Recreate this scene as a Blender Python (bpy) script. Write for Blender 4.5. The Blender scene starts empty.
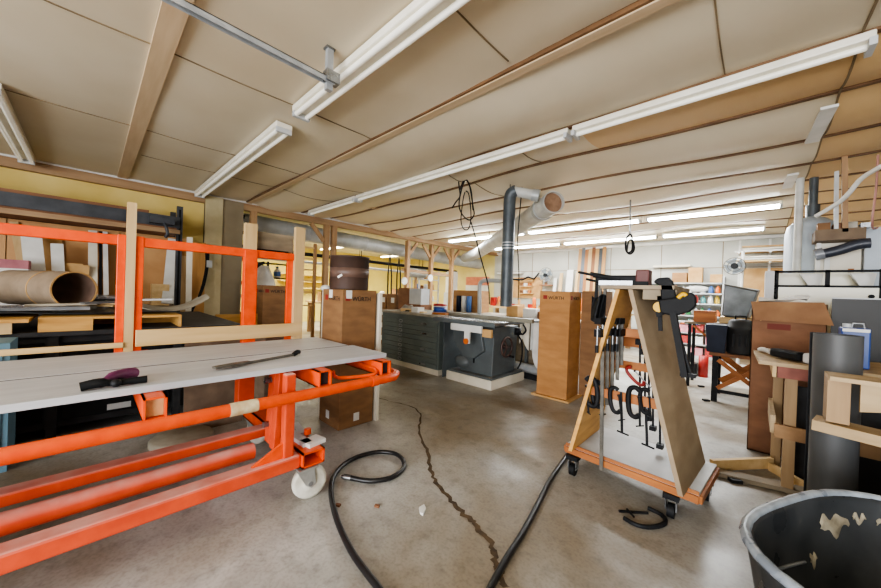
import bpy, bmesh, math, random
from mathutils import Vector, Matrix
random.seed(7)
col = bpy.context.scene.collection
sc = bpy.context.scene

# ------------------------------------------------------------------ camera solve (level room axes: X along back wall, Y into depth)
F = 332.0; YAW = math.radians(43.5); PIT = math.radians(-.3); ROLL = math.radians(2.0); EYE = 1.3
_r = Vector((math.cos(YAW), math.sin(YAW), 0))
_f = Vector((-math.sin(YAW)*math.cos(PIT), math.cos(YAW)*math.cos(PIT), math.sin(PIT)))
_u = _r.cross(_f)
_R = math.cos(ROLL)*_r + math.sin(ROLL)*_u
_U = -math.sin(ROLL)*_r + math.cos(ROLL)*_u
def ray(x, y): return _f + (x-440.5)/F*_R - (y-294)/F*_U
def onz(x, y, z): d = ray(x, y); t = (z-EYE)/d.z; return Vector((d.x*t, d.y*t, z))
def ony(x, y, Y): d = ray(x, y); t = Y/d.y; return Vector((d.x*t, Y, EYE+d.z*t))
def onx(x, y, X): d = ray(x, y); t = X/d.x; return Vector((X, d.y*t, EYE+d.z*t))
cam_d = bpy.data.cameras.new('camera'); cam = bpy.data.objects.new('camera', cam_d); col.objects.link(cam)
cam_d.sensor_width = 36; cam_d.lens = F/881*36; cam_d.clip_start = .05
m = Matrix((( _R.x, _U.x, -_f.x, 0), (_R.y, _U.y, -_f.y, 0), (_R.z, _U.z, -_f.z, EYE), (0, 0, 0, 1)))
cam.matrix_world = m
sc.camera = cam

# ------------------------------------------------------------------ materials
def lin(h):
    h = h.lstrip('#'); v = [int(h[i:i+2], 16)/255 for i in (0, 2, 4)]
    return tuple(c/12.92 if c <= .04045 else ((c+.055)/1.055)**2.4 for c in v) + (1,)
MATS = {}
def mat(name, c1, c2=None, rough=.6, metal=0, scale=6, stretch=(1, 1, 1), bump=0, lo=.35, hi=.65, emit=0, detail=4, rvar=0, dust=None, c3=None, alpha=1):
    m = bpy.data.materials.new(name); m.use_nodes = True; nt = m.node_tree; N = nt.nodes; L = nt.links
    b = N['Principled BSDF']; b.inputs['Roughness'].default_value = rough; b.inputs['Metallic'].default_value = metal
    tc = N.new('ShaderNodeTexCoord'); mp = N.new('ShaderNodeMapping'); mp.inputs['Scale'].default_value = stretch
    L.new(tc.outputs['Object'], mp.inputs['Vector'])
    nz = N.new('ShaderNodeTexNoise'); nz.inputs['Scale'].default_value = scale; nz.inputs['Detail'].default_value = detail
    L.new(mp.outputs['Vector'], nz.inputs['Vector'])
    rp = N.new('ShaderNodeValToRGB'); e = rp.color_ramp.elements
    e[0].position = lo; e[1].position = hi; e[0].color = lin(c2 or c1); e[1].color = lin(c1)
    if c3:
        k = rp.color_ramp.elements.new((lo+hi)/2); k.color = lin(c3)
    L.new(nz.outputs['Fac'], rp.inputs['Fac'])
    out = rp.outputs['Color']
    if dust:
        g = N.new('ShaderNodeNewGeometry'); sx = N.new('ShaderNodeSeparateXYZ'); L.new(g.outputs['Normal'], sx.inputs[0])
        n2 = N.new('ShaderNodeTexNoise'); n2.inputs['Scale'].default_value = 9; n2.inputs['Detail'].default_value = 5; L.new(tc.outputs['Object'], n2.inputs['Vector'])
        mr = N.new('ShaderNodeMapRange'); mr.inputs[1].default_value = .25; mr.inputs[2].default_value = .95; mr.inputs[4].default_value = dust[1]
        L.new(sx.outputs['Z'], mr.inputs[0])
        mu = N.new('ShaderNodeMath'); mu.operation = 'MULTIPLY'; L.new(mr.outputs[0], mu.inputs[0]); L.new(n2.outputs['Fac'], mu.inputs[1])
        mx = N.new('ShaderNodeMix'); mx.data_type = 'RGBA'; L.new(mu.outputs[0], mx.inputs[0]); L.new(out, mx.inputs[6]); mx.inputs[7].default_value = lin(dust[0])
        out = mx.outputs[2]
    L.new(out, b.inputs['Base Color'])
    if rvar:
        mr = N.new('ShaderNodeMapRange'); mr.inputs[3].default_value = max(.05, rough-rvar); mr.inputs[4].default_value = min(1, rough+rvar); mr.inputs[1].default_value = .3; mr.inputs[2].default_value = .7
        L.new(nz.outputs['Fac'], mr.inputs[0]); L.new(mr.outputs[0], b.inputs['Roughness'])
    if bump:
        bp = N.new('ShaderNodeBump'); bp.inputs['Strength'].default_value = bump; bp.inputs['Distance'].default_value = .01
        L.new(nz.outputs['Fac'], bp.inputs['Height']); L.new(bp.outputs[0], b.inputs['Normal'])
    if emit:
        b.inputs['Emission Color'].default_value = lin(c1); b.inputs['Emission Strength'].default_value = emit
    MATS[name] = m
    return m
def wood(name, c1, c2, axis=2, scale=5, rough=.6, **k):
    st = [9, 9, 9]; st[axis] = .8
    return mat(name, c1, c2, rough, 0, scale, tuple(s/3 for s in st), bump=.15, lo=.3, hi=.7, **k)

M_orange = mat('orange_paint', '#f0560f', '#e04808', .42, 0, 12, bump=.05, dust=('#e08a5a', .3))
M_orange_d = mat('dusty_sheen_orange_paint', '#dc5530', '#cb4826', .4, 0, 10, bump=.05, dust=('#dda79a', 1.5))  # dust plus a pink sky reflection, both painted into the colour
M_deck = mat('grey_white_board', '#c3c5c8', '#b1b3b6', .5, 0, 3, (6, .5, 6), dust=('#cdd0d3', .5))
M_woodx = wood('pale_wood_x', '#dcbf8e', '#c8a670', 0)
M_woody = wood('pale_wood_y', '#dcbf8e', '#c8a670', 1)
M_woodz = wood('pale_wood_z', '#cfb284', '#b99a69', 2)
M_ply = mat('plywood', '#d8a85f', '#c18e48', .6, 0, 3, (1, 1, 6), bump=.05)
M_plyd = mat('dusty_plywood', '#8f8069', '#6f6350', .7, 0, 4, (1, 1, 3), bump=.05)
M_orwood = wood('orange_stained_wood', '#b8743a', '#93552a', 0)
M_bar = mat('tool_steel', '#68645b', '#4d4a43', .5, .2, 14)
M_wthr = wood('weathered_wood', '#bda47e', '#a1875f', 0)
M_wthrz = wood('weathered_wood_z', '#aa8c64', '#8c6f4b', 2)
M_cream = mat('cream_melamine', '#e3dccb', '#d3cbb8', .5, 0, 3)
M_white = mat('white_paint', '#e4e3de', '#d2d1cb', .5, 0, 4)
M_greyw = mat('grey_white_paint', '#c6c8c8', '#b0b3b4', .5, 0, 4)
M_card = mat('cardboard', '#a67c50', '#946c42', .75, 0, 5, (1, 1, 3), bump=.04)
M_card2 = mat('brown_cardboard', '#8a6642', '#795738', .75, 0, 5, (1, 1, 3), bump=.04)
M_cardr = mat('reddish_cardboard', '#8a6144', '#765036', .75, 0, 4, (1, 1, 2), bump=.04)
M_cardt = mat('tan_cardboard', '#c9a26c', '#b88e57', .75, 0, 5)
M_cardg = mat('grey_brown_card', '#87735f', '#6f5d4c', .75, 0, 7, bump=.05)
M_ink = mat('dark_ink', '#2c2018', None, .7)
M_inkred = mat('red_ink', '#8a2a20', None, .7)
M_black = mat('black_plastic', '#17181a', '#0f1012', .6, 0, 8)
M_blackd = mat('dusty_black', '#3e3e3f', '#2d2d2e', .6, 0, 5, dust=('#6d6a66', .5))
M_rub = mat('black_rubber', '#161617', '#202021', .38, 0, 20)
M_iron = mat('dark_iron', '#262729', '#191a1c', .55, .3, 15)
M_steel = mat('bare_steel', '#9b9d9e', '#7e8082', .3, .85, 12, rvar=.1)
M_galv = mat('galvanized_steel', '#c0c2c2', '#a3a6a8', .4, .3, 8, c3='#a9adaf')
M_castt = mat('cast_iron_top', '#8b9092', '#6f7376', .25, .6, 5)
M_greyg = mat('grey_green_enamel', '#6a736f', '#5d6663', .45, 0, 4, dust=('#85837a', .4))
M_saw = mat('dark_grey_enamel', '#5f6668', '#515759', .42, 0, 4, dust=('#8c8b86', .6))
M_wheelw = mat('white_wheel', '#d9d5c9', '#b9b3a3', .5, 0, 9)
M_zinc = mat('zinc_plate', '#c3c3be', '#a5a5a0', .35, .7, 9)
M_red = mat('red_paint', '#b02f28', '#922620', .4)
M_yel = mat('yellow_plastic', '#e8b81c', '#d3a312', .45)
M_blue = mat('blue_paint', '#2b4f9c', '#22407f', .4)
M_navy = mat('navy_plastic', '#232a3c', '#1a2030', .5)
M_purple = mat('purple_grip', '#7a2f62', '#5d2249', .6)
M_bluegrey = mat('pale_blue_enamel', '#b4bec6', '#a2adb6', .4, 0, 3)
M_clothw = mat('white_cloth', '#dedcd6', '#c8c5be', .85, 0, 6, bump=.2)
M_drum = mat('dark_brown_drum', '#4d3a31', '#3d2d26', .5, 0, 5)
M_kraft = mat('kraft_tube', '#9c8973', '#86745f', .75, 0, 6)
M_kraftin = mat('kraft_tube_inside', '#92796a', '#7d6659', .8, 0, 6)
M_foil = mat('dark_vinyl_sheet', '#3a3b3c', '#252627', .3, 0, 4, bump=.2)
M_curl = mat('grey_felt_sheet', '#a49c8a', '#8d8574', .8, 0, 8)
M_lam = mat('dark_grey_laminate', '#5c5d5e', '#484949', .5, 0, 3, (1, 1, .3), dust=('#8d8d8d', .6))
M_tubp = mat('black_tub_plastic', '#3f4245', '#2e3134', .38, 0, 6, rvar=.15, bump=.1)
M_tubrim = mat('worn_tub_rim', '#a3acb5', '#78818b', .35, 0, 14, rvar=.15)
M_plaster = mat('dried_plaster', '#b9b09a', '#7d7562', .9, 0, 14, bump=.6)
M_glass = mat('cream_panel', '#d8d3b8', '#cac4a8', .25, 0, 2)
M_tarp = mat('dark_blue_tarp', '#3a3e48', '#272b35', .4, 0, 8, bump=.4)
M_duct = mat('grey_duct', '#b0b3b1', '#9ea19f', .45, .25, 4)
M_duct2 = mat('white_grey_pipe', '#c9c9c3', '#b3b3ad', .5, 0, 6, dust=('#b7b1a5', .6))
M_ductdk = mat('dark_flex_pipe', '#565d61', '#454b4f', .45, .2, 6)
M_fix = mat('fixture_white', '#efeadc', '#e2dccb', .4, 0, 5)
M_tubeoff = mat('lamp_tube_off', '#f4f1e6', '#ece8da', .2, 0, 5, emit=.12)  # unlit tubes, given a faint glow of their own
M_tubeon = mat('lamp_tube_on', '#f6fbff', None, .3, emit=24)
M_tubewarm = mat('lamp_tube_warm', '#fff3cf', None, .3, emit=9)
M_timber = wood('timber', '#ac8a63', '#8f6e4c', 2)
M_timbery = wood('timber_y', '#a98a66', '#8d6e4e', 1)
M_col = mat('column_plate', '#9a8d74', '#7d7059', .5, .2, 2, lo=.2, hi=.8)
M_yelwall = mat('yellow_board', '#e2ca80', '#d4b968', .7, 0, 1.5)
M_brown_ply = mat('brown_hardboard', '#c99c6a', '#b98a58', .65, 0, 2.5)
M_rackblue = mat('dark_rack_steel', '#4a4d52', '#383b40', .45, .2, 6)
M_bottle = {k: mat('bottle_'+k, v, None, .35) for k, v in dict(green='#3f7a4a', red='#a83a35', white='#dcdcd8', blue='#4a6ea8', yellow='#c9a93a', pink='#d08a92', teal='#5c9a98', brown='#6b4a30', orange='#cf6a2a').items()}
M_rag = mat('stained_rag', '#b5b0a4', '#837d70', .9, 0, 9, bump=.4)

# ------------------------------------------------------------------ mesh builder
class MB:
    def __init__(s): s.v = []; s.f = []; s.sm = []
    def add(s, vs, fs, smooth=False):
        o = len(s.v); s.v += [Vector(v) for v in vs]
        for f in fs: s.f.append([i+o for i in f]); s.sm.append(smooth)
        return s
    def hexa(s, p):   # 4 bottom, 4 top
        return s.add(p, [(3, 2, 1, 0), (4, 5, 6, 7), (0, 1, 5, 4), (1, 2, 6, 5), (2, 3, 7, 6), (3, 0, 4, 7)])
    def bx(s, x0, x1, y0, y1, z0, z1):
        return s.hexa([(x0, y0, z0), (x1, y0, z0), (x1, y1, z0), (x0, y1, z0), (x0, y0, z1), (x1, y0, z1), (x1, y1, z1), (x0, y1, z1)])
    def box(s, c, sz, rz=0, rx=0, ry=0):
        R = Matrix.Rotation(rz, 3, 'Z') @ Matrix.Rotation(ry, 3, 'Y') @ Matrix.Rotation(rx, 3, 'X'); c = Vector(c); a, b, d = (q/2 for q in sz)
        return s.hexa([c + R @ Vector(q) for q in [(-a, -b, -d), (a, -b, -d), (a, b, -d), (-a, b, -d), (-a, -b, d), (a, -b, d), (a, b, d), (-a, b, d)]])
    def bar(s, p0, p1, w, h, up=(0, 0, 1)):
        p0, p1 = Vector(p0), Vector(p1); d = (p1-p0).normalized(); up = Vector(up)
        if abs(d.dot(up)) > .98: up = Vector((0, 1, 0))
        a = d.cross(up).normalized()*w/2; b = a.cross(d).normalized()*h/2
        return s.hexa([p0-a-b, p0+a-b, p1+a-b, p1-a-b, p0-a+b, p0+a+b, p1+a+b, p1-a+b])
    def prism(s, poly, vec):
        n = len(poly); vec = Vector(vec); P = [Vector(p) for p in poly]
        return s.add(P+[p+vec for p in P], [tuple(range(n-1, -1, -1)), tuple(range(n, 2*n))]+[(i, (i+1) % n, n+(i+1) % n, n+i) for i in range(n)])
    def ring(s, c, d, r, n, ref=None):
        d = Vector(d).normalized(); a = Vector(ref) if ref is not None else (Vector((0, 0, 1)) if abs(d.z) < .9 else Vector((1, 0, 0)))
        a = (a - d*a.dot(d)).normalized(); b = d.cross(a)
        return [Vector(c)+r*(math.cos(2*math.pi*i/n)*a+math.sin(2*math.pi*i/n)*b) for i in range(n)], a
    def cyl(s, p0, p1, r0, r1=None, n=16, caps=True):
        r1 = r0 if r1 is None else r1; d = Vector(p1)-Vector(p0)
        A, _ = s.ring(p0, d, r0, n); B, _ = s.ring(p1, d, r1, n)
        s.add(A+B, [(i, (i+1) % n, n+(i+1) % n, n+i) for i in range(n)], True)
        if caps:
            s.add(A, [tuple(range(n-1, -1, -1))]); s.add(B, [tuple(range(n))])
        return s
    def hollow(s, p0, p1, ro, ri, n=24):
        d = Vector(p1)-Vector(p0)
        A, _ = s.ring(p0, d, ro, n); B, _ = s.ring(p1, d, ro, n); C, _ = s.ring(p0, d, ri, n); D, _ = s.ring(p1, d, ri, n)
        s.add(A+B, [(i, (i+1) % n, n+(i+1) % n, n+i) for i in range(n)], True)
        s.add(C+D, [(i, n+i, n+(i+1) % n, (i+1) % n) for i in range(n)], True)
        s.add(A+C, [(i, n+i, n+(i+1) % n, (i+1) % n) for i in range(n)]); s.add(B+D, [(i, (i+1) % n, n+(i+1) % n, n+i) for i in range(n)])
        return s
    def tube(s, path, r, n=8, closed=False, sub=0):
        P = [Vector(p) for p in path]
        if sub: P = smooth_path(P, sub, closed)
        k = len(P); rings = []; ref = None
        for i, p in enumerate(P):
            if closed: d = P[(i+1) % k]-P[i-1]
            else: d = P[min(i+1, k-1)]-P[max(i-1, 0)]
            rr = r[i*len(r)//k] if isinstance(r, (list, tuple)) else r
            q, ref = s.ring(p, d, rr, n, ref); rings += q
        fs = []
        for i in range(k if closed else k-1):
            j = (i+1) % k
            fs += [(i*n+t, i*n+(t+1) % n, j*n+(t+1) % n, j*n+t) for t in range(n)]
        s.add(rings, fs, True)
        if not closed:
            s.add(rings[:n], [tuple(range(n-1, -1, -1))]); s.add(rings[-n:], [tuple(range(n))])
        return s
    def ell(s, c, r, n=12, m=8):
        c = Vector(c); vs = []; 
        for i in range(m+1):
            t = math.pi*i/m
            for j in range(n):
                q = 2*math.pi*j/n; vs.append(c+Vector((r[0]*math.sin(t)*math.cos(q), r[1]*math.sin(t)*math.sin(q), r[2]*math.cos(t))))
        return s.add(vs, [(i*n+j, (i+1)*n+j, (i+1)*n+(j+1) % n, i*n+(j+1) % n) for i in range(m) for j in range(n)], True)
    def lathe(s, prof, c, n=24):
        c = Vector(c); vs = []
        for r, z in prof:
            for j in range(n):
                q = 2*math.pi*j/n; vs.append(c+Vector((r*math.cos(q), r*math.sin(q), z)))
        k = len(prof)
        return s.add(vs, [(i*n+j, i*n+(j+1) % n, (i+1)*n+(j+1) % n, (i+1)*n+j) for i in range(k-1) for j in range(n)], True)
    def sheet(s, fn, nu, nv, th=.004, smooth=True):
        P = [[Vector(fn(i/nu, j/nv)) for j in range(nv+1)] for i in range(nu+1)]
        vs = [p for row in P for p in row]; w = nv+1
        fs = [(i*w+j, (i+1)*w+j, (i+1)*w+j+1, i*w+j+1) for i in range(nu) for j in range(nv)]
        nrm = (P[1][0]-P[0][0]).cross(P[0][1]-P[0][0]).normalized()*th
        k = len(vs)
        s.add(vs+[v-nrm for v in vs], fs+[tuple(k+a for a in reversed(f)) for f in fs], smooth)
        bd = [i*w for i in range(nu+1)]+[nu*w+j for j in range(1, nv+1)]+[i*w+nv for i in range(nu-1, -1, -1)]+[j for j in range(nv-1, 0, -1)]
        allv = s.v[-2*k:]
        s.add(allv, [(bd[i], bd[(i+1) % len(bd)], k+bd[(i+1) % len(bd)], k+bd[i]) for i in range(len(bd))])
        return s
    def build(s, name, material, parent=None, bevel=0, base=None):
        me = bpy.data.meshes.new(name)
        if base is None:
            if parent is not None:
                off = wloc(parent)
            else:
                xs = [v.x for v in s.v]; ys = [v.y for v in s.v]; off = Vector(((min(xs)+max(xs))/2, (min(ys)+max(ys))/2, min(v.z for v in s.v)))
        else: off = Vector(base)
        me.from_pydata([v-off for v in s.v], [], s.f); me.update()
        for p, sm in zip(me.polygons, s.sm): p.use_smooth = sm
        bm = bmesh.new(); bm.from_mesh(me); bmesh.ops.recalc_face_normals(bm, faces=bm.faces); bm.to_mesh(me); bm.free()
        me.materials.append(material)
        o = bpy.data.objects.new(name, me); col.objects.link(o)
        if parent is not None: o.parent = parent
        else: o.location = off
        if bevel:
            b = o.modifiers.new('bevel', 'BEVEL'); b.width = bevel; b.segments = 2; b.limit_method = 'ANGLE'
        return o
def wloc(o):
    v = Vector((0, 0, 0))
    while o is not None:
        v = v+o.location; o = o.parent
    return v
def smooth_path(P, sub, closed=False):
    out = []; k = len(P)
    for i in range(k if closed else k-1):
        if closed: a, b, c, d = P[i-1], P[i], P[(i+1) % k], P[(i+2) % k]
        else: a, b, c, d = P[max(i-1, 0)], P[i], P[i+1], P[min(i+2, k-1)]
        for j in range(sub):
            t = j/sub
            out.append(.5*((2*b)+(c-a)*t+(2*a-5*b+4*c-d)*t*t+(3*b-a-3*c+d)*t**3))
    if not closed: out.append(P[-1])
    return out
def meta(o, label, cat, group=None, kind=None):
    o['label'] = label; o['category'] = cat
    if group: o['group'] = group
    if kind: o['kind'] = kind
    return o
def thing(name, label, cat, loc=(0, 0, 0), group=None):
    o = bpy.data.objects.new(name, None); o.empty_display_size = .1; col.objects.link(o); o.location = loc
    return meta(o, label, cat, group)
def struct(name, mb, material, parent=None, bevel=0, base=None):
    o = mb.build(name, material, parent, bevel, base); o['kind'] = 'structure'
    return o
def simple(name, label, cat, mb, material, group=None, bevel=0):
    return meta(mb.build(name, material, None, bevel), label, cat, group)
def dup(root, loc, rz=0, label=None, group=None, mats=None):
    r = root.copy(); col.objects.link(r); r.location = loc; r.rotation_euler = (0, 0, rz)
    if label: r['label'] = label
    if group: r['group'] = group
    for ch in list(root.children):
        c = ch.copy(); col.objects.link(c); c.parent = r
        for g in list(ch.children):
            d = g.copy(); col.objects.link(d); d.parent = c
    return r
def text(name, s, size, material, parent, loc, rot, extrude=.0008):
    cu = bpy.data.curves.new(name, 'FONT'); cu.body = s; cu.size = size; cu.extrude = extrude; cu.offset = size*.012
    t = bpy.data.objects.new(name+'_tmp', cu); col.objects.link(t)
    bpy.context.view_layer.update()
    me = bpy.data.meshes.new_from_object(t.evaluated_get(bpy.context.evaluated_depsgraph_get()))
    bpy.data.objects.remove(t)
    me.materials.clear(); me.materials.append(material); me.name = name
    o = bpy.data.objects.new(name, me); col.objects.link(o); o.rotation_euler = rot
    if parent is not None: o.parent = parent; o.location = Vector(loc)-wloc(parent)
    else: o.location = loc
    return o
for m_ in (M_black, M_iron, M_blackd, M_tubp, M_foil, M_navy):
    m_.node_tree.nodes['Principled BSDF'].inputs['Specular IOR Level'].default_value = .25
PI = math.pi

# ================================================================== SETTING
CZ = 2.9; XL = -7.05; YB = 10.45; XR = 5.2; YF = -4.6; XS = -12.5
def floor_material():
    m = bpy.data.materials.new('concrete_floor'); m.use_nodes = True; nt = m.node_tree; N = nt.nodes; L = nt.links
    b = N['Principled BSDF']; tc = N.new('ShaderNodeTexCoord')
    def noise(s, d=5, dist=0):
        n = N.new('ShaderNodeTexNoise'); n.inputs['Scale'].default_value = s; n.inputs['Detail'].default_value = d; n.inputs['Distortion'].default_value = dist
        L.new(tc.outputs['Object'], n.inputs['Vector']); return n
    def ramp(src, a, ca, z, cz):
        r = N.new('ShaderNodeValToRGB'); e = r.color_ramp.elements; e[0].position = a; e[1].position = z; e[0].color = ca; e[1].color = cz
        L.new(src, r.inputs[0]); return r
    n1 = noise(.55, 6, .6); n2 = noise(2.6, 8, .4); n3 = noise(14, 8); n4 = noise(60, 3)
    base = ramp(n2.outputs[0], .3, lin('#a09f9a'), .68, lin('#bcbbb6'))
    stain = ramp(n1.outputs[0], .42, (1, 1, 1, 1), .6, (0, 0, 0, 1))
    mx = N.new('ShaderNodeMix'); mx.data_type = 'RGBA'; L.new(stain.outputs[0], mx.inputs[0]); L.new(base.outputs[0], mx.inputs[6]); mx.inputs[7].default_value = lin('#857966')
    sp = ramp(n3.outputs[0], .28, lin('#7b756b'), .5, (1, 1, 1, 1))
    m2 = N.new('ShaderNodeMix'); m2.data_type = 'RGBA'; m2.blend_type = 'MULTIPLY'; m2.inputs[0].default_value = .3; L.new(mx.outputs[2], m2.inputs[6]); L.new(sp.outputs[0], m2.inputs[7])
    sp4 = ramp(n4.outputs[0], .3, lin('#b8b2a6'), .55, (1, 1, 1, 1))
    m3 = N.new('ShaderNodeMix'); m3.data_type = 'RGBA'; m3.blend_type = 'MULTIPLY'; m3.inputs[0].default_value = .35; L.new(m2.outputs[2], m3.inputs[6]); L.new(sp4.outputs[0], m3.inputs[7])
    L.new(m3.outputs[2], b.inputs['Base Color'])
    mr = N.new('ShaderNodeMapRange'); mr.inputs[1].default_value = .35; mr.inputs[2].default_value = .65; mr.inputs[3].default_value = .32; mr.inputs[4].default_value = .62
    L.new(n2.outputs[0], mr.inputs[0]); L.new(mr.outputs[0], b.inputs['Roughness'])
    bp = N.new('ShaderNodeBump'); bp.inputs['Strength'].default_value = .06; bp.inputs['Distance'].default_value = .01
    L.new(n3.outputs[0], bp.inputs['Height']); L.new(bp.outputs[0], b.inputs['Normal'])
    return m
struct('floor', MB().bx(XS-.3, XR+.3, YF-.3, YB+.3, -.15, 0), floor_material(), base=(0, 0, 0))
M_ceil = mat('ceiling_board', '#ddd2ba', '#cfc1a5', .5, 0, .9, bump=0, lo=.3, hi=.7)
def tan_zone(m):  # tan cast of the light put into the ceiling board colour
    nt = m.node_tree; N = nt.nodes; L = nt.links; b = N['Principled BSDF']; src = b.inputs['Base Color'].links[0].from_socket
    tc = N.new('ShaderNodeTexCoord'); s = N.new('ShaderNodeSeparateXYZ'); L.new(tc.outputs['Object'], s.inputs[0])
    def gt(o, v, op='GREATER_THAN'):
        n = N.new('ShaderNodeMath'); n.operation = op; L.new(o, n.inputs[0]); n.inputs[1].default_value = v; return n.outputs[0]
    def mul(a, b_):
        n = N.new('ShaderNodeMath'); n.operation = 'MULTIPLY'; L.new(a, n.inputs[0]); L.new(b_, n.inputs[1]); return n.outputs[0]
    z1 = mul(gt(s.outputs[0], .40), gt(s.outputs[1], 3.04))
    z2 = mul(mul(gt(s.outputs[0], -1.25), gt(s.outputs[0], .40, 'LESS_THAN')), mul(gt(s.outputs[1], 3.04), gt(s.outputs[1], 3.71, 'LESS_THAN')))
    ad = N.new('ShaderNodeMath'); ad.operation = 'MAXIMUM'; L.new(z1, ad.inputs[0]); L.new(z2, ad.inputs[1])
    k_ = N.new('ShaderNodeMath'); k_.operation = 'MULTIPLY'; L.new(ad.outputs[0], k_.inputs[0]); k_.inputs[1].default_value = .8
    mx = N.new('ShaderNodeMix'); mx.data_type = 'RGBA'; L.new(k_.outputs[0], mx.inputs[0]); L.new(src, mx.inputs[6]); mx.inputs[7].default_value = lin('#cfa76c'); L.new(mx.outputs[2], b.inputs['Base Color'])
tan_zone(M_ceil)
strips = [2.03, 3.04, 3.71, 4.59, 5.39, 6.2, 7.0, 7.85, 8.7, 9.55]
edges = [YF, -1.5, -.6, .30, 1.24] + strips + [YB]
def sag(x, y):
    for a, b in zip(edges, edges[1:]):
        if a <= y <= b:
            t = (y-a)/(b-a); k = .012 if b < 3 else .075
            return k*math.sin(PI*t)*(0.75+.25*math.sin(x*1.3+a*2))
    return 0
ys = []
for a, b in zip(edges, edges[1:]): ys += [a+(b-a)*i/6 for i in range(6)]
ys.append(YB)
xs = [XL+(XR-XL)*i/48 for i in range(49)]
def wave(x, y): return .018*math.sin(x*1.1+y)+.012*math.sin(x*2.3-y*1.7) if y > 1.9 else .006*math.sin(x*2)
vs = [(x, y, CZ-.02-sag(x, y)+(wave(x, y) if YF < y < YB else 0)) for x in xs for y in ys]
w = len(ys)
cm = MB().add(vs, [(i*w+j, i*w+j+1, (i+1)*w+j+1, (i+1)*w+j) for i in range(len(xs)-1) for j in range(w-1)], True)
cm.bx(XL, XR, YF, YB, CZ+.02, CZ+.05)
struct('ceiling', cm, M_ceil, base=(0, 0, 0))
struct('ceiling_side', MB().bx(XS, XL, YF, YB, 2.81, 2.87), mat('side_ceiling', '#e0dcc8', '#cfc9b2', .6), base=(0, 0, 0))
M_strip = mat('dark_batten', '#7d5c3d', '#64482f', .6, 0, 4)
M_seam = mat('panel_seam', '#8d7a5c', '#6f5e45', .8, 0, 3)
M_board = wood('ceiling_batten', '#d2bb9a', '#c0a684', 0)
k = 0
def trim(mb, m):
    global k; k += 1
    return struct('trim_%d' % k, mb, m)
# flat board and battens across the ceiling
trim(MB().bx(XL, XR, .24, .36, CZ-.045, CZ-.02), M_board)
for y in strips:
    if y == 2.03:
        trim(MB().bx(XL, XR, y-.035, y+.035, CZ-.05, CZ-.01), M_board); trim(MB().bx(XL, XR, y-.055, y-.035, CZ-.04, CZ-.01), M_strip); continue
    mb = MB(); n = 40
    pts = [Vector((XL+(XR-XL)*i/n, y, CZ-.028+wave(XL+(XR-XL)*i/n, y))) for i in range(n+1)]
    for a, b in zip(pts, pts[1:]): mb.bar(a, b, .045, .022)
    trim(mb, M_strip)
# panel seams running into depth
def seam(x, y0, y1, wd=.008, m=M_seam):
    mb = MB(); n = max(2, int((y1-y0)/.12))
    for i in range(n):
        a = y0+(y1-y0)*i/n; b = y0+(y1-y0)*(i+1)/n
        mb.bar((x, a, CZ-.0245-sag(x, a)+wave(x, a)), (x, b, CZ-.0245-sag(x, b)+wave(x, b)), wd, .006)
    trim(mb, m)
seam(-2.95, -1.4, 2.0); seam(-4.62, -1.4, 3.0); seam(-2.95, 3.1, 4.5); seam(-5.6, .4, 3.0)
seam(-.2, 2.1, 3.0); seam(-1.9, 3.1, 3.7); seam(.40, 2.1, 10.3, .012); seam(-1.25, .4, 1.9)
trim(MB().bar((.36, 3.78, CZ-.11), (.33, 4.5, CZ-.11), .09, .02), M_white)
trim(MB().bar((.27, 5.5, CZ-.11), (.25, 6.1, CZ-.11), .09, .02), M_white)
trim(MB().bar((-5.35, 3.1, CZ-.04), (-5.3, 4.5, CZ-.04), .09, .02), M_board)
# left wall: yellow boarded bays up to the column, header beam, side room behind the posts
struct('wall_left', MB().bx(XL-.18, XL-.06, YF, 1.35, 0, 2.87), M_yelwall)
struct('wall_side', MB().bx(XS-.1, XS, YF, YB, 0, 2.85), mat('side_wall', '#e6d67e', '#d9c667', .7, 0, 1.2))
struct('wall_side_front', MB().bx(XS, XL-.18, -1.1, -1.0, 0, 2.85), M_yelwall)
trim(MB().bx(XL-.06, XL+.04, YF, YB, 2.72, 2.86), M_timbery)
trim(MB().bx(XL-.02, XL+.06, YF, YB, 2.845, 2.875), M_white)
struct('wall_back', MB().bx(XL-.1, XR, YB, YB+.12, 0, 2.9), mat('back_wall', '#bfbfb6', '#b2b2a8', .65, 0, 1.5))
struct('wall_back_side', MB().bx(XS, XL-.1, YB, YB+.12, 0, 2.85), mat('back_wall_yellow', '#ded08c', '#d0c07a', .65, 0, 1.5))
for x in (-5.6, -4.35, -3.1, -1.85, -.6, .65): trim(MB().bx(x-.008, x+.008, YB-.006, YB, 0, 2.85), M_seam)
trim(MB().bx(XL, XR, YB-.006, YB, 2.12, 2.135), M_seam)
trim(MB().bx(XL, XR, YB-.1, YB, 2.76, 2.83), M_white)
struct('wall_right', MB().bx(XR, XR+.12, YF, YB, 0, 2.9), M_greyw)
# unseen front wall behind the camera; its door opening is added for fill light
struct('wall_front', MB().bx(XL, -2.5, YF-.12, YF, 0, 2.9).bx(3.4, XR, YF-.12, YF, 0, 2.9).bx(-2.5, 3.4, YF-.12, YF, 2.5, 2.9), M_greyw)
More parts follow.
